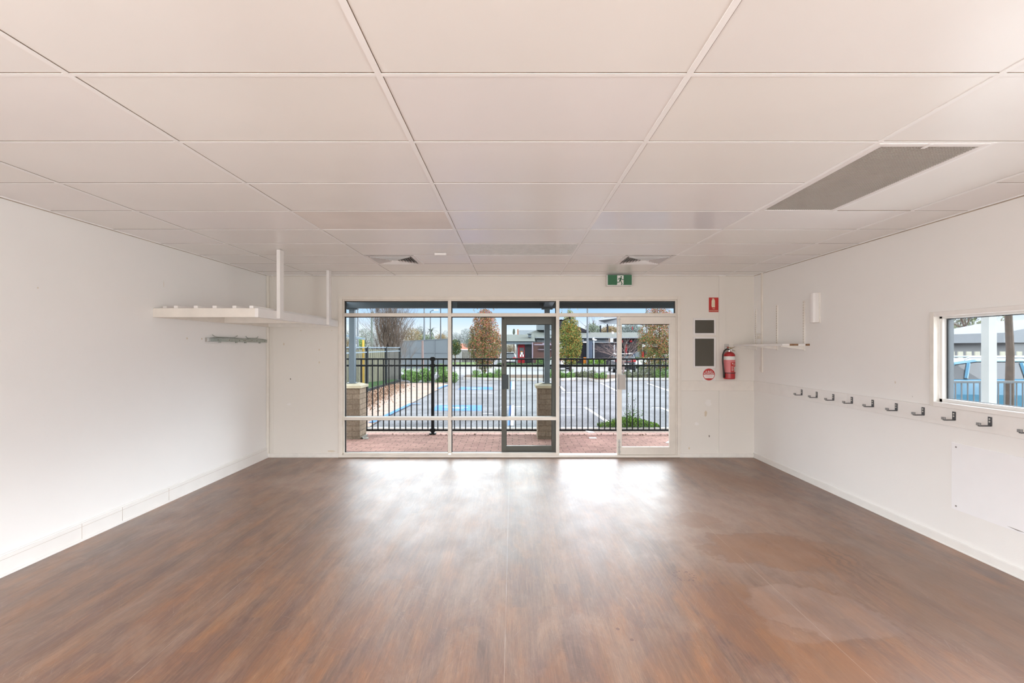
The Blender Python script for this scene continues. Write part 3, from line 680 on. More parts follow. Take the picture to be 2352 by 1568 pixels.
el_ = empty('emergency_light', (XR, 5.53, 1.884), label='white vertical box light mounted high on the right wall', cat='wall light')
n = 7; pts = []
for i in range(n+1):
    a = PI/2*i/n
    pts.append((XR-.072*math.sin(a) if i < n else XR-.072, 5.475+.02*(1-math.cos(a)) if False else 5.478+.0*i, 0))
prof = [(XR, 5.478), (XR-.055, 5.478), (XR-.072, 5.492), (XR-.078, 5.52), (XR-.074, 5.55), (XR-.060, 5.575), (XR, 5.58)]
MB().prism([(x, y, 1.888) for x, y in prof], (0, 0, .340)).build('diffuser', 'plastic_white', el_, bevel=.004)
MB().box(XR-.012, 5.468, 1.884, XR, 5.59, 2.230).build('base_plate', 'white_paint_dirty', el_)
MB().tube([(XR-.076, 5.54, 2.18), (XR-.080, 5.54, 2.18)], .010, 12).build('test_button', 'white_paint', el_)

# ---- coat hooks: first with parts, then copies
def make_hook(y):
    r = empty('coat_hook', (XR-.018, y, 1.058))
    L = local(r)
    L(MB().box(-.005, -.015, -.034, 0, .015, .034), 'back_plate', 'hook_metal', bevel=.002)
    L(MB().box(-.080, -.011, -.036, 0, .011, -.028).box(-.084, -.011, -.036, -.077, .011, -.008), 'arm', 'hook_metal', bevel=.002)
    L(MB().box(-.095, -.012, -.028, -.084, .012, -.008).box(-.084, -.012, -.033, -.083, .012, -.008), 'tip', 'hook_tip', bevel=.002)
    L(MB().tube([(-.0075, 0, .018), (-.005, 0, .018)], .006, 10).tube([(-.0075, 0, -.002), (-.005, 0, -.002)], .006, 10), 'screw', 'hook_screw')
    return r
HK = ['dark metal coat hook furthest down the rail, nearest the room corner', 'second coat hook from the far corner on the white rail',
      'third coat hook from the corner, just before the rail joint', 'coat hook sitting right on the joint in the rail board',
      'fifth coat hook from the far corner along the rail', 'sixth coat hook from the corner, middle of the right rail',
      'coat hook just left of the window frame corner', 'coat hook below the left corner of the right window',
      'largest complete coat hook, under the right window', 'coat hook cut off by the right edge of the picture']
h0 = make_hook(5.79)
for k in range(10):
    h = h0 if k == 0 else copy_tree(h0)
    h.location = (XR-.018, 5.79-.2855*k, 1.058)
    tag(h, HK[k], 'coat hook', 'coat hooks on the right wall rail')

# ---- blank board on right wall
bd = tag(MB().box(XR-.006, 2.2, .315, XR, 3.83, .842).build('wall_board', 'board_white', None, bevel=.001), 'plain white sheet screwed low on the right wall under the window', 'board')
k = MB()
for y, z in ((3.79, .812), (3.79, .345), (3.05, .812), (3.05, .345)): k.tube([(XR-.008, y, z), (XR-.006, y, z)], .007, 8)
k.build('screw', 'scuff', bd)
MB().prism([(XR-.0065, 3.40, .288+.045), (XR-.0065, 3.33, .285+.04), (XR-.0065, 3.27, .33), (XR-.0065, 3.34, .333)], (.0005, 0, 0)).build('scuff_mark', 'scuff', bd)

# ================================================================== FAR WALL SIGNS, EXTINGUISHER
S = empty('exit_sign', (WX(1423, 6.9), 6.9, 2.49), label='green running man exit sign box under the ceiling above the door', cat='exit sign')
ex0, ex1, ez0, ez1 = WX(1394.5, 6.85), WX(1452.5, 6.85), WZ(656, 6.85), H-.008
MB().box(ex0, 6.85, ez0, ex1, YB, ez1).build('housing', 'plastic_white', S, bevel=.004)
fx0, fx1, fz0, fz1 = WX(1396, 6.85), WX(1451, 6.85), WZ(654.3, 6.85), WZ(631, 6.85)
MB().box(fx0, 6.847, fz0, fx1, 6.850, fz1).build('green_face', 'sign_green', S)
def sg(u, v, y=6.8455): return ((1380+u/29.4-VX)/F*6.85, y, CZ-(620+v/29.4-VY)/F*6.85)
MB().prism([sg(1105, 365), sg(1530, 365), sg(1530, 940), sg(1495, 1000), sg(1075, 1000), sg(1105, 930)], (0, .0015, 0)).build('white_doorway', 'sign_white', S)
mn = MB(); cx, cy = 1375, 465
mn.prism([sg(cx+52*math.cos(a*PI/8), cy+52*math.sin(a*PI/8), 6.844) for a in range(16)], (0, .0015, 0))
def limb(pts, w):
    for (a, b_) in zip(pts[:-1], pts[1:]):
        dx, dy = b_[0]-a[0], b_[1]-a[1]; l = math.hypot(dx, dy); nx, ny = -dy/l*w, dx/l*w; ex, ey = dx/l*w*.6, dy/l*w*.6
        mn.prism([sg(a[0]+nx-ex, a[1]+ny-ey, 6.844), sg(b_[0]+nx+ex, b_[1]+ny+ey, 6.844), sg(b_[0]-nx+ex, b_[1]-ny+ey, 6.844), sg(a[0]-nx-ex, a[1]-ny-ey, 6.844)], (0, .0015, 0))
limb([(1340, 560), (1300, 700)], 55); limb([(1330, 560), (1225, 560), (1165, 640)], 22); limb([(1370, 570), (1440, 640), (1530, 640)], 22)
limb([(1275, 680), (1245, 815), (1090, 825)], 26); limb([(1320, 700), (1430, 930), (1380, 985)], 28)
mn.build('running_figure', 'sign_green', S)

s = empty('extinguisher_sign', (WX(1639), YB, WZ(716)), label='red rectangular fire extinguisher location sign above the dark frames', cat='sign')
MB().box(WX(1628), YB-.004, WZ(716.5), WX(1650), YB, WZ(683.2)).build('plate', 'sign_red', s, bevel=.001)
cx = WX(1638); c = MB()
c.prism([(cx-.022, YB-.0055, WZ(705.5)), (cx+.024, YB-.0055, WZ(705.5)), (cx+.024, YB-.0055, WZ(690)), (cx+.016, YB-.0055, WZ(687.5)), (cx-.012, YB-.0055, WZ(687.5)), (cx-.024, YB-.0055, WZ(690)), (cx-.026, YB-.0055, WZ(703)), (cx-.022, YB-.0055, WZ(703))], (0, .0015, 0))
c.prism([(cx-.02, YB-.0055, WZ(687)), (cx+.012, YB-.0055, WZ(687)), (cx+.012, YB-.0055, WZ(685.3)), (cx-.012, YB-.0055, WZ(685.3))], (0, .0015, 0))
c.build('extinguisher_symbol', 'sign_cream', s)
text('FIRE', .020, (WX(1639), YB-.005, WZ(709)), (PI/2, 0, 0), 'sign_cream', s); text('EXTINGUISHER', .0195, (WX(1639), YB-.005, WZ(713.5)), (PI/2, 0, 0), 'sign_cream', s, sx=.95)

def frame(px0, py0, px1, py1, label):
    r = empty('notice_frame', ((WX(px0)+WX(px1))/2, YB, WZ(py1)), label=label, cat='frame', group='notice frames on the far wall')
    x0, x1, z0, z1 = WX(px0), WX(px1), WZ(py1), WZ(py0); t_ = .026
    f = MB()
    for bx4 in ((x0, z0, x0+t_, z1), (x1-t_, z0, x1, z1), (x0+t_, z0, x1-t_, z0+t_), (x0+t_, z1-t_, x1-t_, z1)):
        f.box(bx4[0], YB-.016, bx4[1], bx4[2], YB, bx4[3])
    f.build('frame', 'plastic_white', r, bevel=.005)
    MB().box(x0+t_, YB-.006, z0+t_, x1-t_, YB-.001, z1-t_).build('dark_board', 'board_grey', r)
frame(1591.8, 731, 1643.5, 768.8, 'small landscape snap frame with dark grey blank, the upper one')
frame(1591.8, 773.5, 1643.5, 844.5, 'tall portrait snap frame with dark blank, the lower one')

s = empty('powder_sign', (WX(1628), YB, WZ(875)), label='round red and white powder sign on white square under the dark frames', cat='sign')
MB().box(WX(1613), YB-.003, WZ(874.3), WX(1643), YB, WZ(845.2)).build('backing', 'sign_white', s)
cx, cz = WX(1628), WZ(859.7); R_ = .087
def disc(r, y, a0=0, a1=2*PI, n=40): return [(cx+r*math.cos(a0+(a1-a0)*i/n), y, cz+r*math.sin(a0+(a1-a0)*i/n)) for i in range(n+(0 if a1-a0 > 6.2 else 1))]
MB().prism(disc(R_, YB-.0045), (0, .0015, 0)).build('red_disc', 'sign_red', s)
MB().prism(disc(R_*.90, YB-.0055, PI+.03, 2*PI-.03)[:], (0, .001, 0)).build('white_panel', 'sign_white', s)
MB().prism([(cx+R_*.9*math.cos(a), YB-.0065, cz+R_*.9*math.sin(a)) for a in [PI*1.25+PI*.5*i/10 for i in range(11)]], (0, .001, 0)).build('red_band', 'sign_red', s)
text('A:B(E)', .040, (cx, YB-.006, cz+.040), (PI/2, 0, 0), 'sign_white', s); text('POWDER', .036, (cx, YB-.006, cz+.012), (PI/2, 0, 0), 'sign_white', s)
for k in range(4):
    wd = (.055, .050, .054, .018)[k]; MB().box(cx-wd, YB-.0062, cz-.012-k*.012, cx+wd, YB-.0056, cz-.0145-k*.012).build('fine_print', 'label_pink', s)

fe = empty('fire_extinguisher', (WX(1675, 6.87), 6.87, 1.15), label='red fire extinguisher with black hose hanging on the far wall', cat='fire extinguisher')
L = local(fe)
ry = .079
L(MB().lathe([(ry*.93, 0), (ry, .012), (ry, .335), (ry*.93, .357), (ry*.72, .375), (ry*.4, .388), (.022, .392)], n=32), 'cylinder', 'red_paint', smooth=False)
def band(z0, z1, r, a0, a1, n=28):
    vs = []; m_ = MB()
    for i in range(n+1):
        a = a0+(a1-a0)*i/n; vs += [(r*math.cos(a), r*math.sin(a), z0), (r*math.cos(a), r*math.sin(a), z1)]
    m_.add(vs, [(2*i, 2*i+2, 2*i+3, 2*i+1) for i in range(n)]); return m_
L(band(.275, .325, ry+.001, 0, 2*PI, 40), 'white_band', 'sign_white')
L(band(.255, .275, ry+.001, 0, 2*PI, 40), 'pink_band', 'label_pink')
L(band(.095, .255, ry+.0008, PI*.75, PI*2.1, 30), 'label', 'label_pink')
L(band(.098, .240, ry+.0016, PI*1.44, PI*1.86, 16), 'red_label', 'sign_red')
L(band(.108, .178, ry+.0024, PI*1.66, PI*1.86, 8), 'pictogram', 'sign_white')
pic = MB()
for k in range(4):
    a0 = PI*(1.68+.045*k); m_ = band(.114+(k % 2)*.03, .140+(k % 2)*.03, ry+.003, a0, a0+.09, 3); pic.add(m_.v, m_.f)
L(pic, 'pictogram_mark', 'sign_green')
lt = MB()
for z, a0, a1 in ((.222, 1.50, 1.58), (.216, 1.60, 1.80), (.200, 1.60, 1.76), (.180, 1.48, 1.60), (.165, 1.48, 1.62), (.150, 1.48, 1.6), (.135, 1.48, 1.62), (.120, 1.48, 1.6)):
    m_ = band(z, z+.004, ry+.0024, PI*a0, PI*a1, 5); lt.add(m_.v, m_.f)
m_ = band(.213, .230, ry+.0024, PI*1.53, PI*1.57, 3); lt.add(m_.v, m_.f)
L(lt, 'label_lettering', 'sign_white')
L(band(.082, .092, ry+.003, 0, 2*PI, 40), 'strap', 'black_rubber')
L(MB().lathe([(.020, .388), (.020, .41), (.014, .415), (.014, .44)], n=16), 'valve', 'steel')
L(MB().prism([(-.005, -.010, .43), (.03, -.010, .435), (.078, -.010, .458), (.085, -.010, .462), (.03, -.010, .445), (-.02, -.010, .46)], (0, .02, 0)), 'lever', 'brass', bevel=.001)
L(MB().prism([(0, -.010, .412), (.06, -.010, .408), (.085, -.010, .398), (.085, -.010, .401), (.06, -.010, .414), (0, -.010, .424)], (0, .02, 0)), 'carry_handle', 'brass', bevel=.001)
L(MB().box(-.026, -.008, .44, -.010, .008, .462), 'safety_tag', 'red_paint')
L(MB().lathe([(.0165, -.006), (.0165, .006)], (0.02, -.022, .415), 14), 'gauge', 'steel')
hp = [(-.010, -.02, .425), (-.05, -.03, .428), (-.085, -.03, .405), (-.105, -.03, .35), (-.108, -.03, .26), (-.100, -.03, .17), (-.090, -.03, .09), (-.086, -.03, .02)]
L(MB().tube(hp, [.010]*6+[.012, .014], 12), 'hose', 'black_rubber', smooth=True)
L(MB().box(-.03, .079, .36, .03, .100, .50).box(-.02, .03, .44, .02, .1, .452), 'wall_bracket', 'steel')

# ================================================================== CEILING FITTINGS
def diffuser(x0, x1, label):
    r = empty('air_diffuser', ((x0+x1)/2, 5.75, H), label=label, cat='air vent', group='square ceiling air diffusers')
    y0, y1 = 5.459+.010, 6.04-.010; x0 += .010; x1 -= .010; cx, cy = (x0+x1)/2, (y0+y1)/2; hx, hy = (x1-x0)/2, (y1-y0)/2
    def ring(m_, a, b_, za, zb):
        vs = []
        for s_, z in ((a, za), (b_, zb)):
            vs += [(cx-hx*s_, cy-hy*s_, z), (cx+hx*s_, cy-hy*s_, z), (cx+hx*s_, cy+hy*s_, z), (cx-hx*s_, cy+hy*s_, z)]
        m_.add(vs, [(i, (i+1) % 4, 4+(i+1) % 4, 4+i) for i in range(4)])
    f = MB(); ring(f, 1.0, .86, H-.004, H-.006); ring(f, .86, .84, H-.006, H+.01); f.build('face_frame', 'plastic_white', r)
    v = MB(); k = .82
    while k > .12:
        ring(v, k, k-.055, H-.014, H+.012); ring(v, k-.004, k-.051, H-.011, H+.014); k -= .105
    v.build('louvre_blades', 'plastic_white', r)
    MB().box(cx-hx*.88, cy-hy*.88, H+.0165, cx+hx*.88, cy+hy*.88, H+.019).build('duct_void', 'void', r)
diffuser(-1.717, -1.12, 'square white louvred air diffuser at left in the ceiling')
diffuser(1.283, 1.883, 'square white louvred air diffuser at right, near the exit sign')
r = empty('return_air_grille', (2.18, 3.08, H), label='long grey egg-crate return air grille in the ceiling at right', cat='air vent')
x0, y0, x1, y1 = GR
f = MB(); f.box(x0+.012, y0+.010, H-.004, x0+.045, y1-.010, H+.008).box(x1-.040, y0+.010, H-.004, x1-.010, y1-.010, H+.008).box(x0+.045, y0+.010, H-.004, x1-.040, y0+.045, H+.008).box(x0+.045, y1-.040, H-.004, x1-.040, y1-.010, H+.008)
f.build('frame', 'plastic_white', r, bevel=.002)
e_ = MB(); x = x0+.052
while x < x1-.042: e_.box(x, y0+.045, H-.001, x+.0035, y1-.04, H+.010); x += .0165
y = y0+.052
while y < y1-.042: e_.box(x0+.045, y, H-.0012, x1-.04, y+.0035, H+.0098); y += .0165
e_.build('egg_crate_core', 'grille', r)
MB().box(x0+.02, y0+.02, H+.020, x1-.02, y1-.02, H+.024).build('filter_backing', 'void', r)
MB().box(2.15, y0+.005, H-.008, 2.17, y0+.06, H-.004).build('latch', 'plastic_white', r)
tag(MB().box(-.865, 5.30, H-.030, -.735, 5.345, H-.003).build('motion_sensor', 'plastic_white', None, bevel=.005), 'small white rectangular sensor box on the ceiling', 'sensor')


# ================================================================== OUTSIDE: VERANDAH
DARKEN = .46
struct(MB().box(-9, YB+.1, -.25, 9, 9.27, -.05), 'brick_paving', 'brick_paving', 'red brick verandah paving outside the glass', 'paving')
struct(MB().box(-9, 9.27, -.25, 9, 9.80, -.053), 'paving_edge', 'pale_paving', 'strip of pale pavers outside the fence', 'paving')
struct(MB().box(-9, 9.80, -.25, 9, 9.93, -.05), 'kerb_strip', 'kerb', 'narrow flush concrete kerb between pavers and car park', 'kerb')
struct(MB().box(-3.06, 8.66, 2.317, 9, 8.78, 2.52), 'verandah_beam', 'slate_dark', 'steel verandah beam in shaded tone across the top of the glazing', 'beam')
struct(MB().box(-3.06, 8.64, 2.317, -1.0, 8.66, 2.52), 'beam_lit_face', 'slate_blue', 'lit blue grey face painted on the verandah beam at left', 'beam')  # lighter strip paints the daylight on the left end of the beam
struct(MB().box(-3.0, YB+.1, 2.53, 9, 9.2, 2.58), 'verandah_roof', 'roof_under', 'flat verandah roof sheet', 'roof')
struct(MB().prism([(.56, 8.66, 2.34), (.72, 8.66, 2.34), (.72, YB+.1, 2.46), (.56, YB+.1, 2.46)], (0, 0, .06)), 'verandah_rafter', 'slate_blue', 'grey rafter running from the wall to the middle post', 'rafter')
struct(MB().box(-3.12, YB+.1, 2.34, -3.0, 8.66, 2.42), 'side_rafter', 'slate_blue', 'grey rafter at the left end of the verandah', 'rafter')
def pier(cx, label, cap_l):
    r = empty('brick_pier', (cx, 8.79, -.05), label=label, cat='pier', group='brick piers of the verandah')
    w = .178; MB().box(cx-w, 8.60, -.05, cx+w, 8.604, .87).build('brick_front', 'pier_brick_shaded', r)
    MB().box(cx-w+.001, 8.604, -.05, cx+w-.001, 8.98, .87).build('brick_body', 'pier_brick_lit', r)
    vs = []
    for e, z in ((.035, .87), (.035, .915), (-.10, .955)):
        vs += [(cx-w-e, 8.60-e, z), (cx+w+e, 8.60-e, z), (cx+w+e, 8.98+e, z), (cx-w-e, 8.98+e, z)]
    fs = [(3, 2, 1, 0), (8, 9, 10, 11)]
    for l in (0, 4): fs += [(l+i, l+(i+1) % 4, l+4+(i+1) % 4, l+4+i) for i in range(4)]
    MB().add(vs, fs).build('stone_cap', 'cap_stone', r)
    p = empty('verandah_post', (cx, 8.74, .95), label=cap_l, cat='post', group='steel verandah posts')
    MB().box(cx-.048, 8.69, .955, cx+.048, 8.79, 2.317).build('post', 'slate_blue', p, bevel=.004)
    MB().box(cx-.085, 8.67, .95, cx+.085, 8.81, .962).build('base_plate', 'slate_blue', p)
    MB().box(cx-.10, 8.68, 2.296, cx+.10, 8.80, 2.312).build('top_plate', 'slate_blue', p)
pier(-2.925, 'left brick pier with stone cap seen through the first pane', 'blue grey steel post standing on the left brick pier')
pier(.632, 'brick pier with stone cap behind the folded back door', 'grey steel post standing on the pier behind the folded door')
tag(MB().box(-2.72, 8.62, -.05, -2.70, 8.92, -.01).box(-2.72, 8.62, -.05, -2.60, 8.64, -.02).build('metal_bracket', 'galv', None), 'short grey metal angle lying at the foot of the left pier', 'bracket')

mat('pale_bounce', (1.5, 1.48, 1.42), .85, var=.05)  # very pale ground colour, chosen to bounce light indoors
# ---- black tube fence
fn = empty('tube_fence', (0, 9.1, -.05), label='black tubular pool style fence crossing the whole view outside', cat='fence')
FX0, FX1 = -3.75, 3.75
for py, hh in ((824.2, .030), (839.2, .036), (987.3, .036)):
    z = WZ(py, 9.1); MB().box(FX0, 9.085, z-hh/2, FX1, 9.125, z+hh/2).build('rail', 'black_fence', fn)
zt, zb = WZ(824, 9.1), WZ(987, 9.1)
px = 842.7; px -= 12.75*5; xs_b = []
while px < 986: xs_b.append(px); px += 12.75
px = 1005.6
while px < 1600: xs_b.append(px); px += 12.77
bm = None
for px in xs_b:
    if bm is None:
        bm = MB().box(-.009, -.009, zb, .009, .009, zt).build('baluster', 'black_fence', None); o = bm
    else: o = bm.copy(); C.objects.link(o)
    o.parent = fn; o.location = (WX(px, 9.105), 9.105-9.1, .05)
px_ = WX(994, 9.1)
pf = MB().box(px_-.027, 9.075, -.05, px_+.027, 9.135, 1.42).build('fence_post', 'black_fence', fn)
MB().box(px_-.033, 9.07, 1.40, px_+.033, 9.14, 1.425).build('post_cap', 'black_fence', pf, bevel=.006); MB().box(px_-.06, 9.05, -.05, px_+.06, 9.16, -.025).build('base_flange', 'black_fence', pf)
k = MB()
for py in (824.2, 839.2, 987.3): k.box(px_-.045, 9.08, WZ(py, 9.1)-.03, px_+.045, 9.13, WZ(py, 9.1)+.03)
k.build('rail_socket', 'black_fence', pf)

# ================================================================== CAR PARK GROUND
def sheet(name, m, pts, label=None, cat=None, kind='structure', up=.004):
    o = MB().poly([(p[0], p[1], gz(p[1])+up) for p in pts]).build(name, m); return tag(o, label, cat, kind=kind)
v = []; f = []
ysg = [9.93, 50, 150]
for y in ysg: v += [(-90, y, gz(y)), (110, y, gz(y))]
tag(MB().add(v, [(0, 1, 3, 2), (2, 3, 5, 4)]).build('car_park', 'asphalt'), 'grey asphalt car park beyond the fence', 'car park', kind='structure')
tag(MB().box(XR+.14, -12, -.2, 7.2, YB+.1, -.045).build('bounce_path', 'pale_bounce'), 'unseen pale path added beside the building to bounce light', 'path', kind='structure')  # ground added to throw light up onto the ceiling
tag(MB().box(9, -12, -.3, 40, 9.93, -.06).box(-40, -12, -.3, -9, 9.93, -.06).box(3.8, -12, -.3, 9, YB+.1, -.06).build('side_ground', 'turf'), 'grass ground beside the building', 'grass', kind='structure')
def strip(p0, p1, wd, m, name='line_marking', up=.004):
    a, b_ = G(*p0), G(*p1); d = (b_-a); d.z = 0; d.normalize(); n_ = Vector((-d.y, d.x, 0))*wd/2
    pts = [a+n_, b_+n_, b_-n_, a-n_]; mb = MB(); mb.poly([(p.x, p.y, gz(p.y)+up) for p in pts]); return mb
def lines(name, specs, m, label, cat='line marking', up=.004):
    mb = MB()
    for p0, p1, wd in specs:
        t_ = strip(p0, p1, wd, m, up=up); mb.add(t_.v, t_.f)
    o = mb.build(name, m); return tag(o, label, cat, kind='structure')
lines('bay_line', [((1344, 935), (1396, 969), .09)], 'paint_white', 'white slanted bay line ending at the green weeds')
lines('bay_line', [((1381, 880), (1417, 897.5), .10)], 'paint_white', 'white slanted bay line behind the closed door stile')
lines('bay_line', [((1284, 885), (1298, 897.5), .10)], 'paint_white', 'short white slanted bay line at the open doorway')
lines('bay_line', [((1487, 880), (1540, 898.5), .10)], 'paint_white', 'white slanted bay line seen through the closed door glass')
lines('bay_line', [((1517, 936), (1545, 947), .09)], 'paint_white', 'white slanted bay line at the right edge of the door glass')
lines('cross_line', [((1287, 935), (1371, 935), .05), ((1150, 935), (1204, 933), .05)], 'paint_white', 'thin white cross line in front of the slanted bay lines')
lines('cross_line', [((1290, 901), (1415, 902.5), .06)], 'paint_white', 'thin worn white cross line further out')
lines('cross_line', [((1287, 953), (1320, 953.3), .05), ((1109, 949.5), (1134, 949.5), .05), ((1120, 903), (1134, 903), .08)], 'paint_white', 'short worn white dashes on the asphalt')
lines('cross_line', [((1497, 936), (1522, 936.5), .05)], 'paint_white', 'short white dash beyond the weeds')
lines('blue_bay_line', [((1169, 977), (1172, 931), .05)], 'paint_blue', 'blue painted edge line behind the folded door')
lines('white_bay_line', [((1176, 977), (1178, 931), .07)], 'paint_white', 'white edge line beside the blue line')
lines('blue_bay_line', [((1174.5, 894), (1175, 876), .10)], 'paint_blue', 'far blue edge line')
lines('white_bay_line', [((1178, 894), (1178.5, 876), .14)], 'paint_white', 'far white edge line')
lines('blue_kerb_line', [((853, 973), (944, 928.5), .13)], 'paint_blue', 'blue painted edge line along the footpath, near part', up=.03)
lines('blue_kerb_line', [((944, 928.8), (965, 929.2), .12)], 'paint_blue', 'blue return line at the footpath edge', up=.03)
lines('blue_kerb_line', [((1005, 893.5), (1027, 885), .16)], 'paint_blue', 'blue painted edge line along the footpath, far part', up=.03)
def pad(name, quad, label):
    pts = [G(*p) for p in quad]
    r = tag(MB().poly([(p.x, p.y, gz(p.y)+.004) for p in pts]).build(name, 'paint_blue'), label, 'pavement marking', kind='structure')
    # white wheelchair symbol painted flat, lying on its side
    c = sum(pts, Vector())/4; hx = (pts[2]-pts[3]).length/2; hy = abs(pts[0].y-pts[3].y)/2; s_ = min(hx, hy*2.2)*.62
    mb = MB(); q = lambda u, v_: (c.x+u*s_, c.y+v_*s_*.75, gz(c.y+v_*s_*.75)+.007)
    def st(a, b_, w_):
        dx, dy = b_[0]-a[0], b_[1]-a[1]; l = math.hypot(dx, dy); nx, ny = -dy/l*w_, dx/l*w_
        mb.poly([q(a[0]+nx, a[1]+ny), q(b_[0]+nx, b_[1]+ny), q(b_[0]-nx, b_[1]-ny), q(a[0]-nx, a[1]-ny)])
    for i in range(12):
        a0 = PI*(.15+1.5*i/12); a1 = PI*(.15+1.5*(i+1)/12); st((.15+.5*math.cos(a0), -.1+.5*math.sin(a0)), (.15+.5*math.cos(a1), -.1+.5*math.sin(a1)), .07)
    st((-.9, .45), (-.1, .15), .08); st((-.5, .3), (-.35, -.35), .07); st((-.1, .15), (.1, -.5), .07); st((.1, -.5), (.4, -.6), .07)
    mb.poly([q(-1.0+.13*math.cos(k*PI/4), .5+.13*math.sin(k*PI/4)) for k in range(8)])
    o = mb.build('wheelchair_symbol', 'paint_white', r)
pad('blue_parking_box', [(1003, 930), (1107, 930.5), (1109, 943.5), (993, 943)], 'nearer blue accessible parking box with white wheelchair symbol')
pad('blue_parking_box', [(1059, 888.5), (1131, 888.7), (1132, 894.5), (1052, 894.5)], 'farther blue accessible parking box with white wheelchair symbol')
# footpath, mulch and turf at left
sheet('footpath', 'pale_paving', [G(848, 983), G(857, 976), G(944, 927.5), G(1030, 883), G(1012, 879), G(930, 881), G(838, 940), G(815, 975)], 'pale pink paved footpath along the left of the car park', 'footpath', up=.022)
sheet('garden_bed_left', 'mulch', [G(800, 990), G(815, 975), G(838, 940), G(930, 881), G(940, 878), G(925, 876), G(842, 903), G(785, 925), G(760, 960)], 'leafy mulch strip between footpath and tall fence', 'garden bed', up=.026)
sheet('turf_left', 'turf', [G(780, 930), G(842, 904), G(918, 879), G(905, 866), G(760, 866), G(700, 900)], 'green turf behind the tall fence', 'grass', up=.02)
# road behind and garden islands
sheet('road', 'road', [(-40, 34.5, 0), (30, 34.5, 0), (34, 50.5, 0), (-50, 50.5, 0)], 'pale grey access road beyond the garden islands', 'road', up=.012)
def kerb(name, pts, label, wd=.16, h=.13):
    mb = MB(); P3 = [G(*p) for p in pts]
    for a, b_ in zip(P3[:-1], P3[1:]):
        mb.prism([(a.x, a.y, gz(a.y)-.05), (a.x, a.y, gz(a.y)+h), (a.x, a.y+wd, gz(a.y)+h), (a.x, a.y+wd, gz(a.y)-.05)], (b_.x-a.x, b_.y-a.y, gz(b_.y)-gz(a.y)))
    return tag(mb.build(name, 'kerb'), label, 'kerb', kind='structure')
K1 = [(1064, 871.5), (1150, 873), (1240, 873.5), (1290, 874), (1322, 872), (1350, 872.5), (1372, 877.5), (1386, 878), (1402, 875), (1440, 872.5), (1570, 873)]
kerb('garden_kerb', K1, 'pale concrete kerb of the garden island across the car park')
bed = [G(x, y, 0) for x, y in K1]
bed = [(p.x, p.y+.12, 0) for p in bed]+[(11.5, 33.6, 0), (-3.3, 33.6, 0)]
sheet('garden_island', 'mulch', bed, 'leaf littered garden island with shrubs', 'garden bed', up=.09)
tag(MB().box(-6, 51.0, -.65, 20, 51.25, -.47).build('far_kerb', 'kerb'), 'far pale kerb under the clipped hedge', 'kerb', kind='structure')

# ================================================================== PLANTS
def leafm(name, cols, rough=.6):
    cols = [tuple(min(.8, v*1.45) for v in q) for q in cols]; mat(name, cols[0], rough, spec=.25, var=.15, vs=3, island=cols)
leafm('leaf_autumn', [(.12, .16, .045), (.15, .19, .055), (.20, .19, .07), (.09, .12, .035), (.34, .11, .07), (.28, .08, .06), (.11, .12, .035), (.08, .10, .03), (.20, .11, .05), (.07, .08, .03), (.05, .07, .025)])
leafm('leaf_green_orange', [(.14, .20, .05), (.18, .24, .06), (.10, .15, .04), (.24, .26, .08), (.42, .19, .045), (.10, .14, .03), (.15, .17, .045), (.30, .14, .04), (.08, .11, .03)])
leafm('leaf_red', [(.42, .13, .07), (.34, .11, .07), (.20, .16, .06), (.16, .15, .05), (.45, .18, .09), (.26, .10, .07), (.14, .13, .045)])
leafm('leaf_autumn3', [(.09, .13, .035), (.12, .16, .045), (.16, .19, .06), (.07, .11, .03), (.36, .14, .06), (.10, .15, .04), (.30, .10, .06), (.13, .16, .05), (.08, .12, .035), (.22, .16, .06)])
leafm('leaf_shrub', [(.12, .24, .055), (.16, .29, .08), (.08, .17, .04), (.21, .32, .10), (.14, .22, .08)])
leafm('leaf_greygreen', [(.13, .15, .09), (.16, .19, .11), (.11, .13, .07), (.18, .17, .12), (.14, .17, .08)])
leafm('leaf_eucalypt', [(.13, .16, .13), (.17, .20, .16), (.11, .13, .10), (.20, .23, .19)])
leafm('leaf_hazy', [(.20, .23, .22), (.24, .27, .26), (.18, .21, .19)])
leafm('leaf_olive', [(.16, .20, .14), (.20, .24, .16), (.13, .17, .11)])
leafm('leaf_brown', [(.26, .19, .10), (.22, .17, .10), (.30, .20, .09), (.19, .17, .09)])
leafm('leaf_dark', [(.04, .075, .03), (.055, .095, .035), (.03, .06, .025), (.16, .13, .03)])
leafm('leaf_hedge', [(.06, .10, .035), (.045, .08, .03), (.08, .13, .045)])
leafm('leaf_weed', [(.14, .27, .04), (.19, .33, .05), (.10, .20, .03), (.22, .34, .07)])
leafm('litter', [(.22, .12, .08), (.30, .19, .13), (.15, .09, .06), (.36, .26, .19), (.26, .15, .10)])
mat('bark', (.15, .11, .085), .9, var=.25, vs=12); mat('bark_pink', (.26, .19, .175), .9, var=.2, vs=12); mat('bark_dark', (.055, .045, .04), .9, var=.25, vs=12)
mat('twig_brown', (.22, .165, .13), .9, var=.3, vs=2)

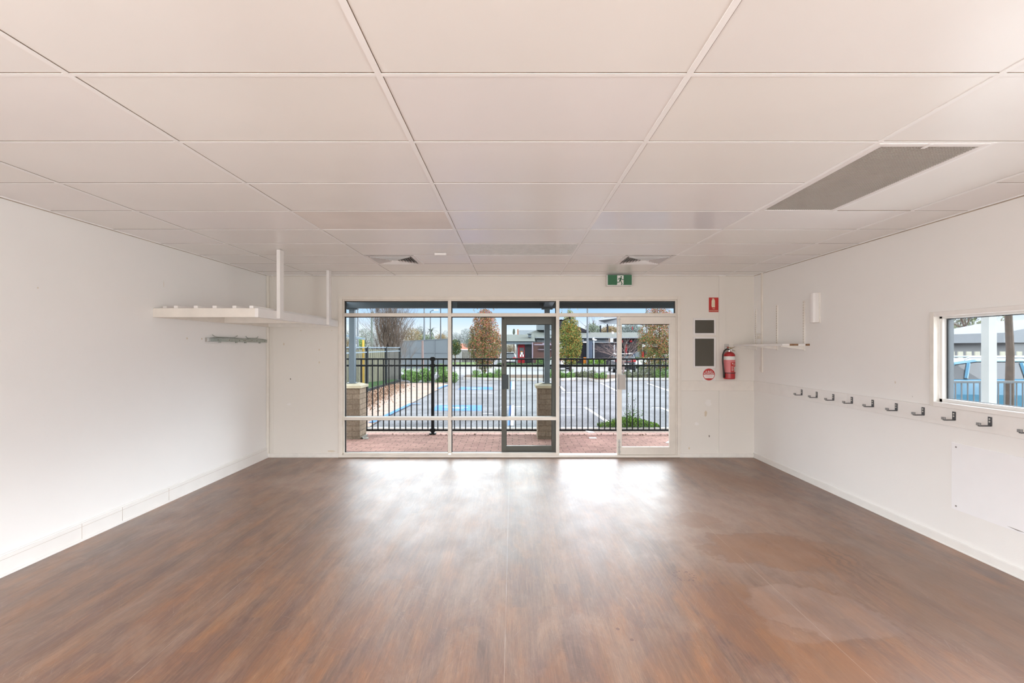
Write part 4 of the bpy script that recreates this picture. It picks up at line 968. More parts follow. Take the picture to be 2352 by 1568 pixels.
def leaves(pts, size, rnd, flat=0.0):
    mb = MB()
    for p in pts:
        s_ = size*rnd.uniform(.6, 1.3); n_ = Vector((rnd.gauss(0, 1), rnd.gauss(0, 1), rnd.gauss(0, 1)+flat)).normalized(); u = n_.orthogonal().normalized(); w_ = n_.cross(u)
        a = rnd.uniform(0, PI); u, w_ = u*math.cos(a)+w_*math.sin(a), w_*math.cos(a)-u*math.sin(a)
        mb.add([p-u*s_, p+w_*s_*.45, p+u*s_, p-w_*s_*.45], [(0, 1, 2, 3)])
    return mb
def crown_pts(c, rx, ry, rz, n, rnd, clump=2.2, thr=.0, prof=None, fs=None):
    out = []; c = Vector(c); off = Vector((rnd.uniform(0, 99),)*3); tries = 0; f_ = fs or clump/max(rx, .01)
    while len(out) < n and tries < n*30:
        tries += 1
        u = Vector((rnd.uniform(-1, 1), rnd.uniform(-1, 1), rnd.uniform(-1, 1)))
        r_ = u.x*u.x+u.y*u.y
        lim = prof(u.z) if prof else math.sqrt(max(0, 1-u.z*u.z))
        if r_ > lim*lim*1.05: continue
        p = Vector((u.x*rx, u.y*ry, u.z*rz))
        d = mnoise.noise((p+off)*f_); edge = math.sqrt(r_)/max(lim, .01)
        if d < thr+ (edge-.7)*.6: continue
        out.append(c+p)
    return out
def branches(base, dirv, length, r0, depth, rnd, spread=.5, mb=None, up=.15, kids=3, nseg=3):
    mb = mb or MB(); p = Vector(base); d = Vector(dirv).normalized(); path = [p.copy()]; rs = [r0]
    for i in range(nseg):
        d = (d+Vector((rnd.gauss(0, .12), rnd.gauss(0, .12), rnd.gauss(0, .08)+up*.3))).normalized(); p = p+d*length/nseg; path.append(p.copy()); rs.append(r0*(1-.55*(i+1)/nseg))
    mb.tube(path, rs, 5 if r0 > .03 else 3, caps=False)
    if depth > 0:
        for k in range(kids):
            j = rnd.randint(1, nseg); q_ = path[j]; nd = (d+Vector((rnd.gauss(0, spread), rnd.gauss(0, spread), rnd.gauss(0, spread*.6)+up))).normalized()
            branches(q_, nd, length*rnd.uniform(.55, .8), rs[j]*.62, depth-1, rnd, spread, mb, up, kids, nseg)
    return mb
def leafy_tree(seed, base, h, w, crown0, leafmat, n, size, label, cat='tree', name='leafy_tree', barkm='bark_dark', thr=-.15, prof=None, top_wisps=0, group=None, nb=9, top=None):
    rnd = random.Random(seed); base = Vector(base); r = empty(name, base, label=label, cat=cat, group=group)
    zc0 = base.z+crown0; rz = (base.z+h-zc0)/2; c = Vector((base.x, base.y, zc0+rz))
    pr = prof or (lambda z: math.sqrt(max(0, 1-abs(z)**2.6))*(1-.25*max(0, z)))
    pts = crown_pts(c, w/2, w/2, rz, n, rnd, thr=thr, prof=pr, clump=2.6)
    for _ in range(top_wisps):
        x0 = rnd.uniform(-.35, .35)*w; zz = c.z+rz*rnd.uniform(.8, .98)
        for _k in range(14): pts.append(Vector((base.x+x0+rnd.gauss(0, .03), base.y+rnd.gauss(0, .05), zz+rnd.uniform(0, .4))))
    if top:
        lo = [p for p in pts if rnd.random() > .5+(p.z-c.z)/rz*.55+(p.x-c.x)/w*.5]; s_lo = set(map(id, lo)); hi_ = [p for p in pts if id(p) not in s_lo]
        leaves(hi_, size, rnd).build('red_foliage', top, r); pts = lo
    leaves(pts, size, rnd).build('foliage', leafmat, r)
    mb = MB(); mb.tube([base, base+Vector((.02, 0, crown0+.3)), c, c+Vector((.05, 0, rz*.8))], [.06*h/4, .05*h/4, .03*h/4, .01], 6)
    for k in range(nb):
        t_ = rnd.uniform(.1, .7); b0 = base+Vector((0, 0, crown0*.6+(h-crown0)*t_*.7)); branches(b0, (rnd.gauss(0, .35), rnd.gauss(0, .3), 1), h*.28, .018*h/4, 1, rnd, .3, mb, .25, 2)
    mb.build('trunk', barkm, r)
    return r
gA = G(1113, 868.5); gB = G(1309, 868.5); gC = G(1514, 869)
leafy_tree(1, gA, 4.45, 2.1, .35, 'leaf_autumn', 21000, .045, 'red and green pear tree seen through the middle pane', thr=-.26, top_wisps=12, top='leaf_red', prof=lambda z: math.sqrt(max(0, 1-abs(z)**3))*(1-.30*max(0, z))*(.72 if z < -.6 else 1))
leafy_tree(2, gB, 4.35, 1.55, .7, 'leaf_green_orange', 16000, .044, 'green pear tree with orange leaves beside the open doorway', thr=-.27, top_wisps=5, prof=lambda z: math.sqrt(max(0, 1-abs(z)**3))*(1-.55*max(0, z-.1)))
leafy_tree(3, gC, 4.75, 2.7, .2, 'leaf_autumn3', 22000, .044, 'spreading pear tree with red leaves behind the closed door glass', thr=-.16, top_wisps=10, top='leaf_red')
# bare spreading tree with pinkish twigs
rnd = random.Random(11); bp_ = G(1432, 857); bp_ = Vector(P(1432, 848, 36)); bp_.z = gz(36)
r = empty('bare_tree', bp_, label='bare tree with pinkish twigs behind the dark parked car', cat='tree')
mb = MB(); mb.tube([bp_, bp_+Vector((0, 0, 1.2))], [.09, .07], 6)
for k in range(9):
    a = 2*PI*k/9; branches(bp_+Vector((0, 0, .9+.05*k)), (math.cos(a)*1.0, math.sin(a)*.6, .62), 1.45, .035, 3, rnd, .48, mb, .02, 4)
mb.build('branches', 'bark_pink', r)
# tall leafless brown tree at left behind the fence
rnd = random.Random(5); bp_ = Vector(((893-VX)/F*33, 33, gz(33)))
r = empty('bare_tree', bp_, label='big brown leafless tree rising behind the tall left fence', cat='tree')
mb = MB()
for k in range(11):
    x0 = rnd.uniform(-.55, .6); branches(bp_+Vector((x0, rnd.uniform(-.5, .5), 0)), (x0*.16+rnd.gauss(0, .07), rnd.gauss(0, .1), 1), 3.0, rnd.uniform(.05, .11), 3, rnd, .24, mb, .40, 4)
mb.build('trunks', 'bark', r)
mb = MB()
for k in range(380):
    x0 = rnd.gauss(.05, .75); branches(bp_+Vector((x0*.8, rnd.uniform(-.6, .6), rnd.uniform(.6, 4.0))), (x0*.40+rnd.gauss(0, .15), rnd.gauss(0, .2), .8), .8, .010, 2, rnd, .5, mb, .2, 4)
mb.build('twigs', 'twig_brown', r)
# distant tree line
def far_tree(seed, px, d, ytop, wpx, m, label, ybot=800, n=900, name='distant_tree', cat='tree', thr=-.4, sz=None, prof=None):
    rnd = random.Random(seed); x = (px-VX)/F*d; zt = CZ-(ytop-VY)/F*d; zb_ = CZ-(ybot-VY)/F*d; w_ = wpx/F*d
    base = Vector((x, d, -.62 if d > 50 else gz(d))); r = empty(name, base, label=label, cat=cat)
    h = zt-base.z; c0 = max(.1, zb_-base.z)
    leaves(crown_pts((x, d, (zt+zb_)/2), w_/2, w_/2*.7, (zt-zb_)/2, n, rnd, thr=thr, clump=2.8, prof=prof), sz or w_*.026, rnd).build('foliage', m, r)
    mb = MB().tube([base, (x, d, (zt+zb_)/2)], [h*.03, h*.015], 6)
    for k in range(0 if name == 'cypress' else 5): branches((x, d, zb_*.7+zt*.3), (rnd.gauss(0, .5), rnd.gauss(0, .3), 1), h*.3, h*.010, 1, rnd, .4, mb, .2, 2)
    mb.build('trunk', 'bark', r); return r
ft = [
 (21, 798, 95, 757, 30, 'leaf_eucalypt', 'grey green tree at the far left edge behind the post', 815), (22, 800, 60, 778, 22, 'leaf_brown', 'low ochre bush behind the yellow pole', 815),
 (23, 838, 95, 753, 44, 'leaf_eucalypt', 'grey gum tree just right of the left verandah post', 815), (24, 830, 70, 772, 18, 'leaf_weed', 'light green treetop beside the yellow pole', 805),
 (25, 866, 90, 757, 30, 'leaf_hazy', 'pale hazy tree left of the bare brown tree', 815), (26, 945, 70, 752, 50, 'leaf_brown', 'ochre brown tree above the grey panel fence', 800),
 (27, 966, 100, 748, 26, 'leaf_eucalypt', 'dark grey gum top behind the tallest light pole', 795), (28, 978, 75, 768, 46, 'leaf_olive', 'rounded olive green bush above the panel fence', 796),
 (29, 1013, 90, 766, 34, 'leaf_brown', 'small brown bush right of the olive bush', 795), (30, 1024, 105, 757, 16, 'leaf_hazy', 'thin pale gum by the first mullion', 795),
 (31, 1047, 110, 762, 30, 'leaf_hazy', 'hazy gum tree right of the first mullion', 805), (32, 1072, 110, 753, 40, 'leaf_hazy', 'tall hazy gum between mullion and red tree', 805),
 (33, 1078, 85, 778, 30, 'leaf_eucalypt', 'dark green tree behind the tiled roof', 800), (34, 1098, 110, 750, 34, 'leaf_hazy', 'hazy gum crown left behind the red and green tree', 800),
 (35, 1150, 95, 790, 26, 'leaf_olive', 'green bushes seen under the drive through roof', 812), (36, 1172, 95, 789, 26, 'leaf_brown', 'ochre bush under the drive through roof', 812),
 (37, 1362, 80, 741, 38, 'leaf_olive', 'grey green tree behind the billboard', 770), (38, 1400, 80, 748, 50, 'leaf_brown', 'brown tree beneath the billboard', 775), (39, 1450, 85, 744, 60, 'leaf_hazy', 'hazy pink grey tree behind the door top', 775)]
for sd, px, d, yt, wp, m_, lb, yb_ in ft: far_tree(sd, px, d, yt, wp, m_, lb, yb_, n=3600)
far_tree(40, 1046, 62, 779, 30, 'leaf_dark', 'round clipped dark green tree left of the tiled roof', 816, n=1800, thr=-.5, sz=.10, name='clipped_tree')
# palm
r = empty('palm_tree', ((990-VX)/F*100, 100, -.62), label='distant palm tree beside the light poles', cat='palm'); bx = (990-VX)/F*100
MB().tube([(bx, 100, -.62), (bx, 100, 4.9)], [.3, .2], 8).build('trunk', 'bark', r)
mb = MB(); rnd = random.Random(3)
for k in range(30):
    a = 2*PI*k/30; el0 = rnd.uniform(-.7, 1.1); prev = Vector((bx, 100, 5.0)); d_ = Vector((math.cos(a)*math.cos(el0), math.sin(a)*math.cos(el0), math.sin(el0)))
    for i in range(4):
        nx_ = prev+d_*.42; d_ = (d_+Vector((0, 0, -.28))).normalized(); sd_ = Vector((-math.sin(a), math.cos(a), 0))*(.16-.03*i); mb.add([prev-sd_, prev+sd_, nx_+sd_*.7, nx_-sd_*.7], [(0, 1, 2, 3)]); prev = nx_
mb.build('fronds', 'leaf_eucalypt', r)

def shrub(seed, px0, px1, ytop, ybase, m, label, n=1500, size=.045, dpt=.7, thr=-.12, name='shrub', cat='shrub', d=None):
    n = int(n*2.4); rnd = random.Random(seed); g_ = G((px0+px1)/2, ybase) if d is None else Vector((((px0+px1)/2-VX)/F*d, d, gz(d)))
    d = g_.y; w_ = (px1-px0)/F*d; h = (ybase-ytop)/F*d
    r = empty(name, g_, label=label, cat=cat)
    c = (g_.x, d+.3, g_.z+.05); pts = []
    k = max(1, round(w_/max(h, .3)/.8))
    for i in range(k):
        cx_ = g_.x-w_/2+w_*(i+.5)/k; hh = h*rnd.uniform(.6, 1.1)
        pts += [p for p in crown_pts((cx_, d+.3, g_.z+hh*.48), w_/k*.68, dpt*.6, hh*.55, n//k, rnd, thr=thr, clump=2) if p.z > g_.z]
    for _ in range(int(w_*9)):
        x0 = g_.x+rnd.uniform(-.5, .5)*w_; y0 = d+.3+rnd.gauss(0, .15); zz = g_.z+h*rnd.uniform(.6, .8); hh = h*rnd.uniform(.2, .42); lx = rnd.gauss(0, .05)
        for j in range(22): pts.append(Vector((x0+lx*j/22+rnd.gauss(0, .018), y0, zz+hh*j/22)))
    leaves(pts, size*.62, rnd).build('foliage', m, r)
    mb = MB()
    for i in range(10): branches((g_.x+rnd.uniform(-.4, .4)*w_, d+.3, g_.z), (rnd.gauss(0, .3), rnd.gauss(0, .2), 1), h*.5, .008, 1, rnd, .4, mb, .2, 2)
    mb.build('stems', 'bark', r); return r
shrub(50, 918, 950, 846, 873, 'leaf_shrub', 'light green low shrub at the end of the tall left fence', 1500, .05)
shrub(51, 938, 986, 844, 879, 'leaf_shrub', 'bushy green shrub just left of the fence post', 2600, .05)
shrub(52, 984, 1030, 840, 879, 'leaf_shrub', 'tall grassy green shrub behind the fence post', 2600, .055)
shrub(53, 1024, 1048, 852, 880, 'leaf_shrub', 'small green shrub right of the first mullion', 1200, .05)
shrub(54, 1084, 1120, 851, 870.5, 'leaf_shrub', 'dark green shrub at the foot of the red and green tree', 1500, .045)
shrub(55, 1116, 1152, 847, 870.5, 'leaf_shrub', 'bright green shrub right of the red and green tree', 1500, .045)
shrub(56, 1262, 1292, 850, 871, 'leaf_shrub', 'green shrub beside the second brick pier', 1400, .045)
shrub(57, 1288, 1320, 848, 871, 'leaf_shrub', 'green shrub under the orange leaved tree', 1500, .045)
shrub(58, 1318, 1338, 852, 870, 'leaf_greygreen', 'small grey green shrub right of the orange leaved tree', 1000, .04)
shrub(59, 1334, 1372, 846, 870.5, 'leaf_greygreen', 'brownish grey shrub in the open doorway view', 2200, .04)
shrub(60, 1368, 1394, 852, 872.5, 'leaf_shrub', 'sparse light green shrub near the kerb bulge', 1300, .04, thr=-.1)
shrub(61, 1436, 1470, 850, 871, 'leaf_greygreen', 'sage green shrub right of the door handle', 1700, .04)
shrub(62, 1466, 1506, 844, 871, 'leaf_greygreen', 'wide sage green shrub behind the door glass', 2300, .04)
shrub(63, 1502, 1550, 844, 871, 'leaf_shrub', 'dark green shrub at the right edge of the door glass', 2300, .04)
def hedge(seed, px0, px1, y0, y1, d, label, n=1800, dep=.8, m='leaf_hedge'):
    rnd = random.Random(seed); x0, x1 = (px0-VX)/F*d, (px1-VX)/F*d; z0, z1 = CZ-(y1-VY)/F*d, CZ-(y0-VY)/F*d
    z0 = -.62 if d > 50 else gz(d)
    r = empty('hedge', ((x0+x1)/2, d, z0), label=label, cat='hedge')
    pts = []
    for _ in range(n):
        s_ = rnd.random()
        if s_ < .55: pts.append(Vector((rnd.uniform(x0, x1), d-rnd.uniform(-.05, .1), rnd.uniform(z0, z1))))
        else: pts.append(Vector((rnd.uniform(x0, x1), d+rnd.uniform(0, dep), z1+rnd.gauss(0, .05))))
    leaves(pts, .075, rnd).build('foliage', m, r); MB().box(x0+.05, d+.05, z0, x1-.05, d+dep, z1-.05).build('core', 'leaf_dark', r)
hedge(70, 1142, 1275, 836, 846, 52, 'low clipped hedge left part, behind the road', 2600)
hedge(71, 1318, 1392, 837, 846, 52, 'low clipped hedge seen through the open doorway', 1700)
hedge(72, 1452, 1500, 836, 845, 50.5, 'low clipped hedge right of the dark car', 1300)
hedge(73, 1232, 1282, 825, 838, 55, 'taller green hedge below the brown slatted wall', 1500, m='leaf_shrub')
hedge(74, 1350, 1392, 826, 838, 56, 'bright green hedge against the dark wall', 1500, m='leaf_weed')
hedge(75, 1455, 1482, 822, 830, 56, 'small green hedge beside the red doorway', 700)
# weeds in front
rnd = random.Random(90); wc = Vector(((1445-VX)/F*9.98, 9.98, gz(9.98)))
r = empty('weed_clump', wc, label='bright green weed mound with tall sprigs just beyond the fence', cat='weeds')
pts = []
for _ in range(5200):
    u = rnd.gauss(0, .38); h_ = .17*math.exp(-(u/.5)**2)+.03; pts.append(wc+Vector((max(-.62, min(.60, u)), rnd.uniform(-.12, .22), rnd.uniform(0, h_))))
leaves(pts, .016, rnd).build('leaves', 'leaf_weed', r)
pts = [wc+Vector((.05+rnd.gauss(0, .09), .05+rnd.gauss(0, .06), .1+abs(rnd.gauss(0, .13)))) for _ in range(420)]
mb = MB()
for sx_, top in ((-.05, .72), (.12, .62), (.02, .5), (.22, .36), (-.12, .33), (.3, .3)):
    path = [wc+Vector((.03+sx_*t_+rnd.gauss(0, .006), .05, top*t_)) for t_ in (0, .25, .5, .75, 1)]; mb.tube(path, [.005, .004, .003, .002, .001], 5)
    for _ in range(26):
        t_ = rnd.uniform(.25, 1); pts.append(wc+Vector((.03+sx_*t_+rnd.gauss(0, .022), .05, top*t_)))
leaves(pts, .018, rnd).build('sprig_leaves', 'leaf_shrub', r); mb.build('stalks', 'bark', r)
# leaf litter
rnd = random.Random(91); pts = []
A_, B_ = G(815, 968), G(935, 886)
while len(pts) < 5000:
    t_ = rnd.random()**.8; p = A_.lerp(B_, t_)+Vector((rnd.gauss(-.50, .30), rnd.gauss(0, .3), 0)); p.z = gz(p.y)+.045+rnd.random()*.03; pts.append(p)
tag(leaves(pts, .036, rnd, 1.2).build('leaf_litter', 'litter'), 'brown fallen leaves along the tall left fence', 'leaf litter', kind='stuff')
pts = []
for _ in range(420):
    x = rnd.uniform(1110, 1560); p = G(x, 874+rnd.random()*1.5); pts.append(p+Vector((0, 0, .03)))
tag(leaves(pts, .035, rnd, 1.5).build('kerb_leaves', 'litter'), 'reddish fallen leaves along the garden kerb', 'leaf litter', kind='stuff')
pts = [Vector((rnd.uniform(-2.3, 3.1), 9.02+rnd.gauss(0, .03), -.04)) for _ in range(170)]
tag(leaves(pts, .022, rnd, 2).build('fence_leaves', 'litter'), 'scattered dark leaves caught under the black fence', 'leaf litter', kind='stuff')
tag(MB().prism([P(1345, 990, 8.93), P(1361, 991.5, 8.93), P(1366, 994, 8.85), P(1352, 994, 8.85)], (0, 0, .012)).build('paper_scrap', 'paper', None), 'crumpled white paper scrap against the fence foot', 'litter')
tag(MB().box(WX(1353, 8.75), 8.68, -.049, WX(1369, 8.75), 8.78, -.044).build('paper_scrap', 'paper', None), 'flat white paper slip on the bricks nearest the doorway', 'litter')
tag(MB().prism([(WX(1527, 8.3), 8.25, -.048), (WX(1540, 8.3), 8.22, -.048), (WX(1542, 8.3), 8.42, -.046)], (0, 0, .012)).build('paper_scrap', 'paper', None), 'folded white paper on the bricks behind the closed door', 'litter')

# ================================================================== TALL LEFT FENCE AND YARD BEHIND
tf = empty('slat_fence', (-5.8, 20, gz(20)), label='tall dark tubular fence running away at left', cat='fence')
posts = [Vector((WX(px, d), d, gz(d))) for px, d in ((752, 13.6), (842.5, 18.7), (886.5, 22.3), (918.5, 25.9))]
for i, p in enumerate(posts):
    MB().box(p.x-.05, p.y-.05, p.z, p.x+.05, p.y+.05, 1.62).build('post', 'black_fence', tf)
for a, b_ in zip(posts[:-1], posts[1:]):
    mb = MB(); n_ = int((b_-a).length/.13)
    for k in range(1, n_):
        q_ = a.lerp(b_, k/n_); mb.box(q_.x-.0055, q_.y-.0055, q_.z+.1, q_.x+.0055, q_.y+.0055, 1.58)
    mb.build('slat_panel', 'black_fence', tf)
    for z_ in (1.585, 1.40): MB().prism([(a.x-.02, a.y, z_), (a.x+.02, a.y, z_), (a.x+.02, a.y, z_+.04), (a.x-.02, a.y, z_+.04)], (b_.x-a.x, b_.y-a.y, 0)).build('rail', 'slate_blue', tf)
    MB().prism([(a.x-.02, a.y, a.z), (a.x+.02, a.y, a.z), (a.x+.02, a.y, a.z+.16), (a.x-.02, a.y, a.z+.16)], (b_.x-a.x, b_.y-a.y, b_.z-a.z)).build('bottom_rail', 'black_fence', tf)
mat('cream_fence', (.30, .285, .20), .7, var=.06); mat('grey_fence', (.19, .18, .155), .8, var=.08)
def board_fence(name, a, b_, z0, z1, m, label, pitch=.15, gap=.02, post=None):
    a, b_ = Vector(a), Vector(b_); mb = MB(); n_ = max(1, int((b_-a).length/pitch)); r = empty(name, ((a.x+b_.x)/2, (a.y+b_.y)/2, z0), label=label, cat='fence')
    for k in range(n_):
        p, q_ = a.lerp(b_, k/n_), a.lerp(b_, (k+1-gap/pitch)/n_); nrm = Vector((-(b_-a).y, (b_-a).x, 0)).normalized()*.02
        mb.prism([(p.x, p.y, z0), (q_.x, q_.y, z0), (q_.x+nrm.x, q_.y+nrm.y, z0), (p.x+nrm.x, p.y+nrm.y, z0)], (0, 0, z1-z0))
    mb.build('boards', m, r)
    mb = MB()
    for z_ in (z0+.25, z1-.25): mb.prism([(a.x, a.y+.05, z_), (a.x, a.y+.09, z_), (a.x, a.y+.09, z_+.08), (a.x, a.y+.05, z_+.08)], (b_.x-a.x, b_.y-a.y, 0))
    mb.build('back_rail', m, r); return r
board_fence('paling_fence', (WX(765, 23), 23, 0), (WX(888, 27.5), 27.5, 0), gz(25)-.05, 1.50, 'cream_fence', 'cream board fence behind the tall dark fence', .19, .03)
board_fence('paling_fence', (WX(884, 27.5), 27.5, 0), (WX(922, 30), 30, 0), gz(28)-.05, 1.55, 'grey_fence', 'grey brown board fence at the end of the yard', .22, .04)
yp = empty('yellow_pole', (WX(834.5, 20.5), 20.5, gz(20.5)), label='yellow pole carrying a sloping blue grey beam in the yard', cat='pole')
x_ = WX(834.5, 20.5); MB().box(x_-.035, 20.46, gz(20.5), x_+.035, 20.54, 1.93).build('pole', 'plastic_yellow', yp)
a = P(785, 769, 20.3); b_ = P(837, 778.5, 20.5); MB().prism([(a.x, a.y, a.z-.04), (a.x, a.y+.08, a.z-.04), (a.x, a.y+.08, a.z+.05), (a.x, a.y, a.z+.05)], tuple(b_-a)).build('beam', 'slate_blue', yp)
# grey panel fence far left
mat('panel_fence', (.19, .215, .235), .6, var=.04, vs=.6)
gf = empty('panel_fence', (-9, 50, -.62), label='tall blue grey panel fence behind the shrubs', cat='fence')
def pq(px, py, d): return tuple(P(px, py, d))
v0, v1 = P(912, 785, 52), P(1028.5, 779, 50)
for k in range(4):
    t0, t1 = k/4, (k+1)/4; a, b_ = v0.lerp(v1, t0), v0.lerp(v1, t1)
    MB().prism([(a.x, a.y, -.62), (b_.x-.05, b_.y, -.62), (b_.x-.05, b_.y, b_.z), (a.x, a.y, a.z)], (0, .05, 0)).build('panel', 'panel_fence', gf)
mb = MB()
for k in range(5):
    a = v0.lerp(v1, k/4); mb.box(a.x-.04, a.y-.05, -.62, a.x+.04, a.y, a.z+.03)
a, b_ = v0, v1; mb.prism([(a.x, a.y-.05, a.z), (a.x, a.y, a.z), (a.x, a.y, a.z+.08), (a.x, a.y-.05, a.z+.08)], tuple(b_-a)).prism([(a.x, a.y-.05, 1.0), (a.x, a.y, 1.0), (a.x, a.y, 1.07), (a.x, a.y-.05, 1.07)], (b_.x-a.x, b_.y-a.y, 0))
mb.build('frame_rails', 'slate_dark', gf)
tag(MB().tube([P(971, 848, 47), P(970.5, 782, 47)], [.13, .10], 8).build('timber_pole', 'bark_pink', None), 'pale bent timber pole standing before the grey panel fence', 'pole')
# house with tiled roof
mat('roof_tile', (.42, .14, .08), .8, var=.15, vs=2); mat('house_wall', (.62, .60, .56), .7)
hs = empty('house', (WX(1080, 90), 90, -.62), label='distant house with orange tiled roof left of the red tree', cat='house')
x0, x1 = WX(1050, 90), WX(1110, 90); zr = lambda y: WZ(y, 90)
MB().prism([(x0, 90, zr(802.5)), (x0, 96, zr(791)+.25), (x0, 102, zr(802.5))], (x1-x0, 0, 0)).build('tiled_roof', 'roof_tile', hs)
MB().box(x0+.3, 90.4, -.62, x1-.3, 101, zr(802)).build('wall', 'house_wall', hs); MB().box(x0, 89.9, zr(804), x1, 90.0, zr(802)).build('fascia', 'sign_white', hs)
mat('pale_fence', (.36, .36, .355), .7, var=.05, vs=1)
board_fence('paling_fence', (WX(1032, 72), 72, 0), (WX(1061, 72), 72, 0), -.62, WZ(806.5, 72), 'pale_fence', 'pale sheet fence below the round clipped tree', .4, .03)
board_fence('paling_fence', (WX(1061, 73), 73, 0), (WX(1095, 73), 73, 0), -.62, WZ(807.5, 73), 'grey_fence', 'weathered grey fence below the tiled roof', .3, .03)
sheet('grass_verge', 'grass', [(-30, 60, 0), (-4, 60, 0), (-4, 72, 0), (-30, 72, 0)], 'grass verge in front of the far fences', 'grass', up=.01)

# ================================================================== LIGHT POLES
def pole(px, d, ytop, w_, m, label, head=None, arm=None, name='light_pole', ybase=None):
    x = WX(px, d); zt_ = WZ(ytop, d); z0 = (-.62 if d > 50 else gz(d))
    r = empty(name, (x, d, z0), label=label, cat='light pole'); MB().tube([(x, d, z0), (x, d, zt_)], [w_, w_*.7], 8).build('pole', m, r)
    if arm: MB().tube([(x, d, zt_), (x+arm*.5, d, zt_+.15), (x+arm, d, zt_+.2)], w_*.5, 6).build('arm', m, r); MB().box(x+arm-.1, d-.1, zt_+.15, x+arm+.5*(1 if arm > 0 else -1), d+.1, zt_+.24).build('lamp_head', 'plastic_white', r)
    return r
mat('pole_grey', (.12, .13, .14), .6); mat('pole_light', (.50, .53, .58), .5); mat('pole_green', (.20, .24, .22), .7)
pole(821.5, 60, 690, .14, 'slate_dark', 'dark pole rising just right of the left verandah post')
pole(854, 70, 716, .20, 'pole_green', 'pale greenish pole in front of the bare brown tree')
pole(974.5, 62, 690, .13, 'slate_dark', 'tallest dark light pole left of the palm')
pole(988.5, 66, 715, .09, 'pole_grey', 'thin grey street light pole with a short arm beside the palm', arm=.6)
pole(1012, 60, 690, .10, 'pole_grey', 'slim brown grey pole near the first mullion')
pole(1349.5, 56, 690, .14, 'slate_dark', 'dark light pole above the restaurant roof')
pole(1485, 56, 690, .12, 'slate_dark', 'dark pole seen at the top of the closed door glass')

# ================================================================== RESTAURANT BUILDING
mat('roof_metal', (.17, .18, .165), .9, var=.04, vs=.5, stretch=(6, .3, 1)); mat('fascia_grey', (.14, .165, .19), .5, var=.05); mat('upper_wall', (.20, .225, .24), .6, var=.04)
mat('wall_charcoal', (.036, .034, .042), .6, var=.06); mat('wall_bluegrey', (.085, .11, .16), .6, var=.04); mat('wall_black', (.022, .024, .032), .6); mat('slat_brown', (.11, .055, .048), .6, var=.08)
mat('resto_red', (.46, .02, .03), .5); mat('orange', (.60, .20, .03), .5); mat('window_grey', (.07, .085, .10), .3); mat('brick_orange', (.42, .20, .13), .8, var=.1); mat('roof_light', (.34, .37, .40), .9)
mat('lilac', (.33, .27, .33), .6)
D = 60.0
def pb(mb, px0, py0, px1, py1, d, dep): return mb.box(WX(px0, d), d, WZ(py1, d), WX(px1, d), d+dep, WZ(py0, d))
rs = empty('restaurant', (WX(1320, D), D+6, -.62), label='low dark restaurant with grey metal roofs behind the car park', cat='building')
def pt(name, m, rects, parent=None):
    mb = MB()
    for x0, y0, x1, y1, d, dep in rects: pb(mb, x0, y0, x1, y1, d, dep)
    return mb.build(name, m, parent or rs)
# drive through wing
e0, e1 = P(1138, 783.5, 57), P(1229, 783.5, 57); t0, t1 = P(1138, 768, 61), P(1227, 768, 61)
MB().add([e0, e1, t1, t0, (e0.x, 64, e0.z), (e1.x, 64, e1.z)], [(0, 1, 2, 3), (3, 2, 5, 4), (1, 5, 2), (0, 3, 4), (0, 4, 5, 1)]).build('wing_roof', 'roof_metal', rs)
pt('wing_fascia', 'fascia_grey', [(1138, 783.5, 1229, 790.5, 57.2, .3)])
pt('roof_ventilator', 'fascia_grey', [(1213.5, 766.5, 1220, 774.5, 58.5, .8)]); pt('ventilator_cap', 'upper_wall', [(1211.5, 765, 1222, 767, 58.3, 1.2)])
pt('canopy_post', 'upper_wall', [(1186, 790, 1189.5, 840.5, 58, .2)])
rp = pt('red_doorway', 'resto_red', [(1189.5, 789, 1205, 797.5, 58, .6), (1189.5, 797.5, 1191.5, 840.5, 58, .6), (1203.5, 797.5, 1205, 840.5, 58, .6), (1191.5, 820, 1203.5, 840.5, 58, .6)])
ps = pt('window_poster', 'window_grey', [(1191.5, 797.5, 1203.5, 820, 58.2, .2)], rp)
pt('poster_picture', 'orange', [(1195, 806, 1200.5, 808.5, 58.15, .04)], ps)
pt('poster_cups', 'sign_white', [(1194.5, 814, 1197.5, 819, 58.15, .04), (1200, 814, 1203, 819, 58.15, .04), (1196.5, 808.5, 1200.5, 813.5, 58.15, .04)], ps); pt('poster_stripe', 'resto_red', [(1197.5, 814.5, 1200, 819, 58.15, .04), (1192, 799, 1193.5, 819, 58.15, .04)], ps)
pt('charcoal_wall', 'wall_charcoal', [(1205, 788, 1222, 840.5, 58, 3)])
sw = pt('slatted_wall', 'slat_brown', [(1224.5, 786, 1285, 840.5, 56.6, .3)]); pt('end_board', 'lilac', [(1222, 786, 1224.5, 840.5, 56.5, .3)], sw)
mb = MB(); pb(mb, 1227, 790, 1285, 792.5, 56.5, .08); pb(mb, 1246, 787.5, 1265, 790, 56.5, .08)
pb(mb, 1236, 801.8, 1285, 803.2, 56.5, .08); mb.build('lilac_slat', 'lilac', sw)
mb = MB()
for y in (796, 799, 803.5, 806.3): pb(mb, 1236, y, 1285, y+.7, 56.52, .08)
mb.build('slat_gap', 'wall_black', sw)
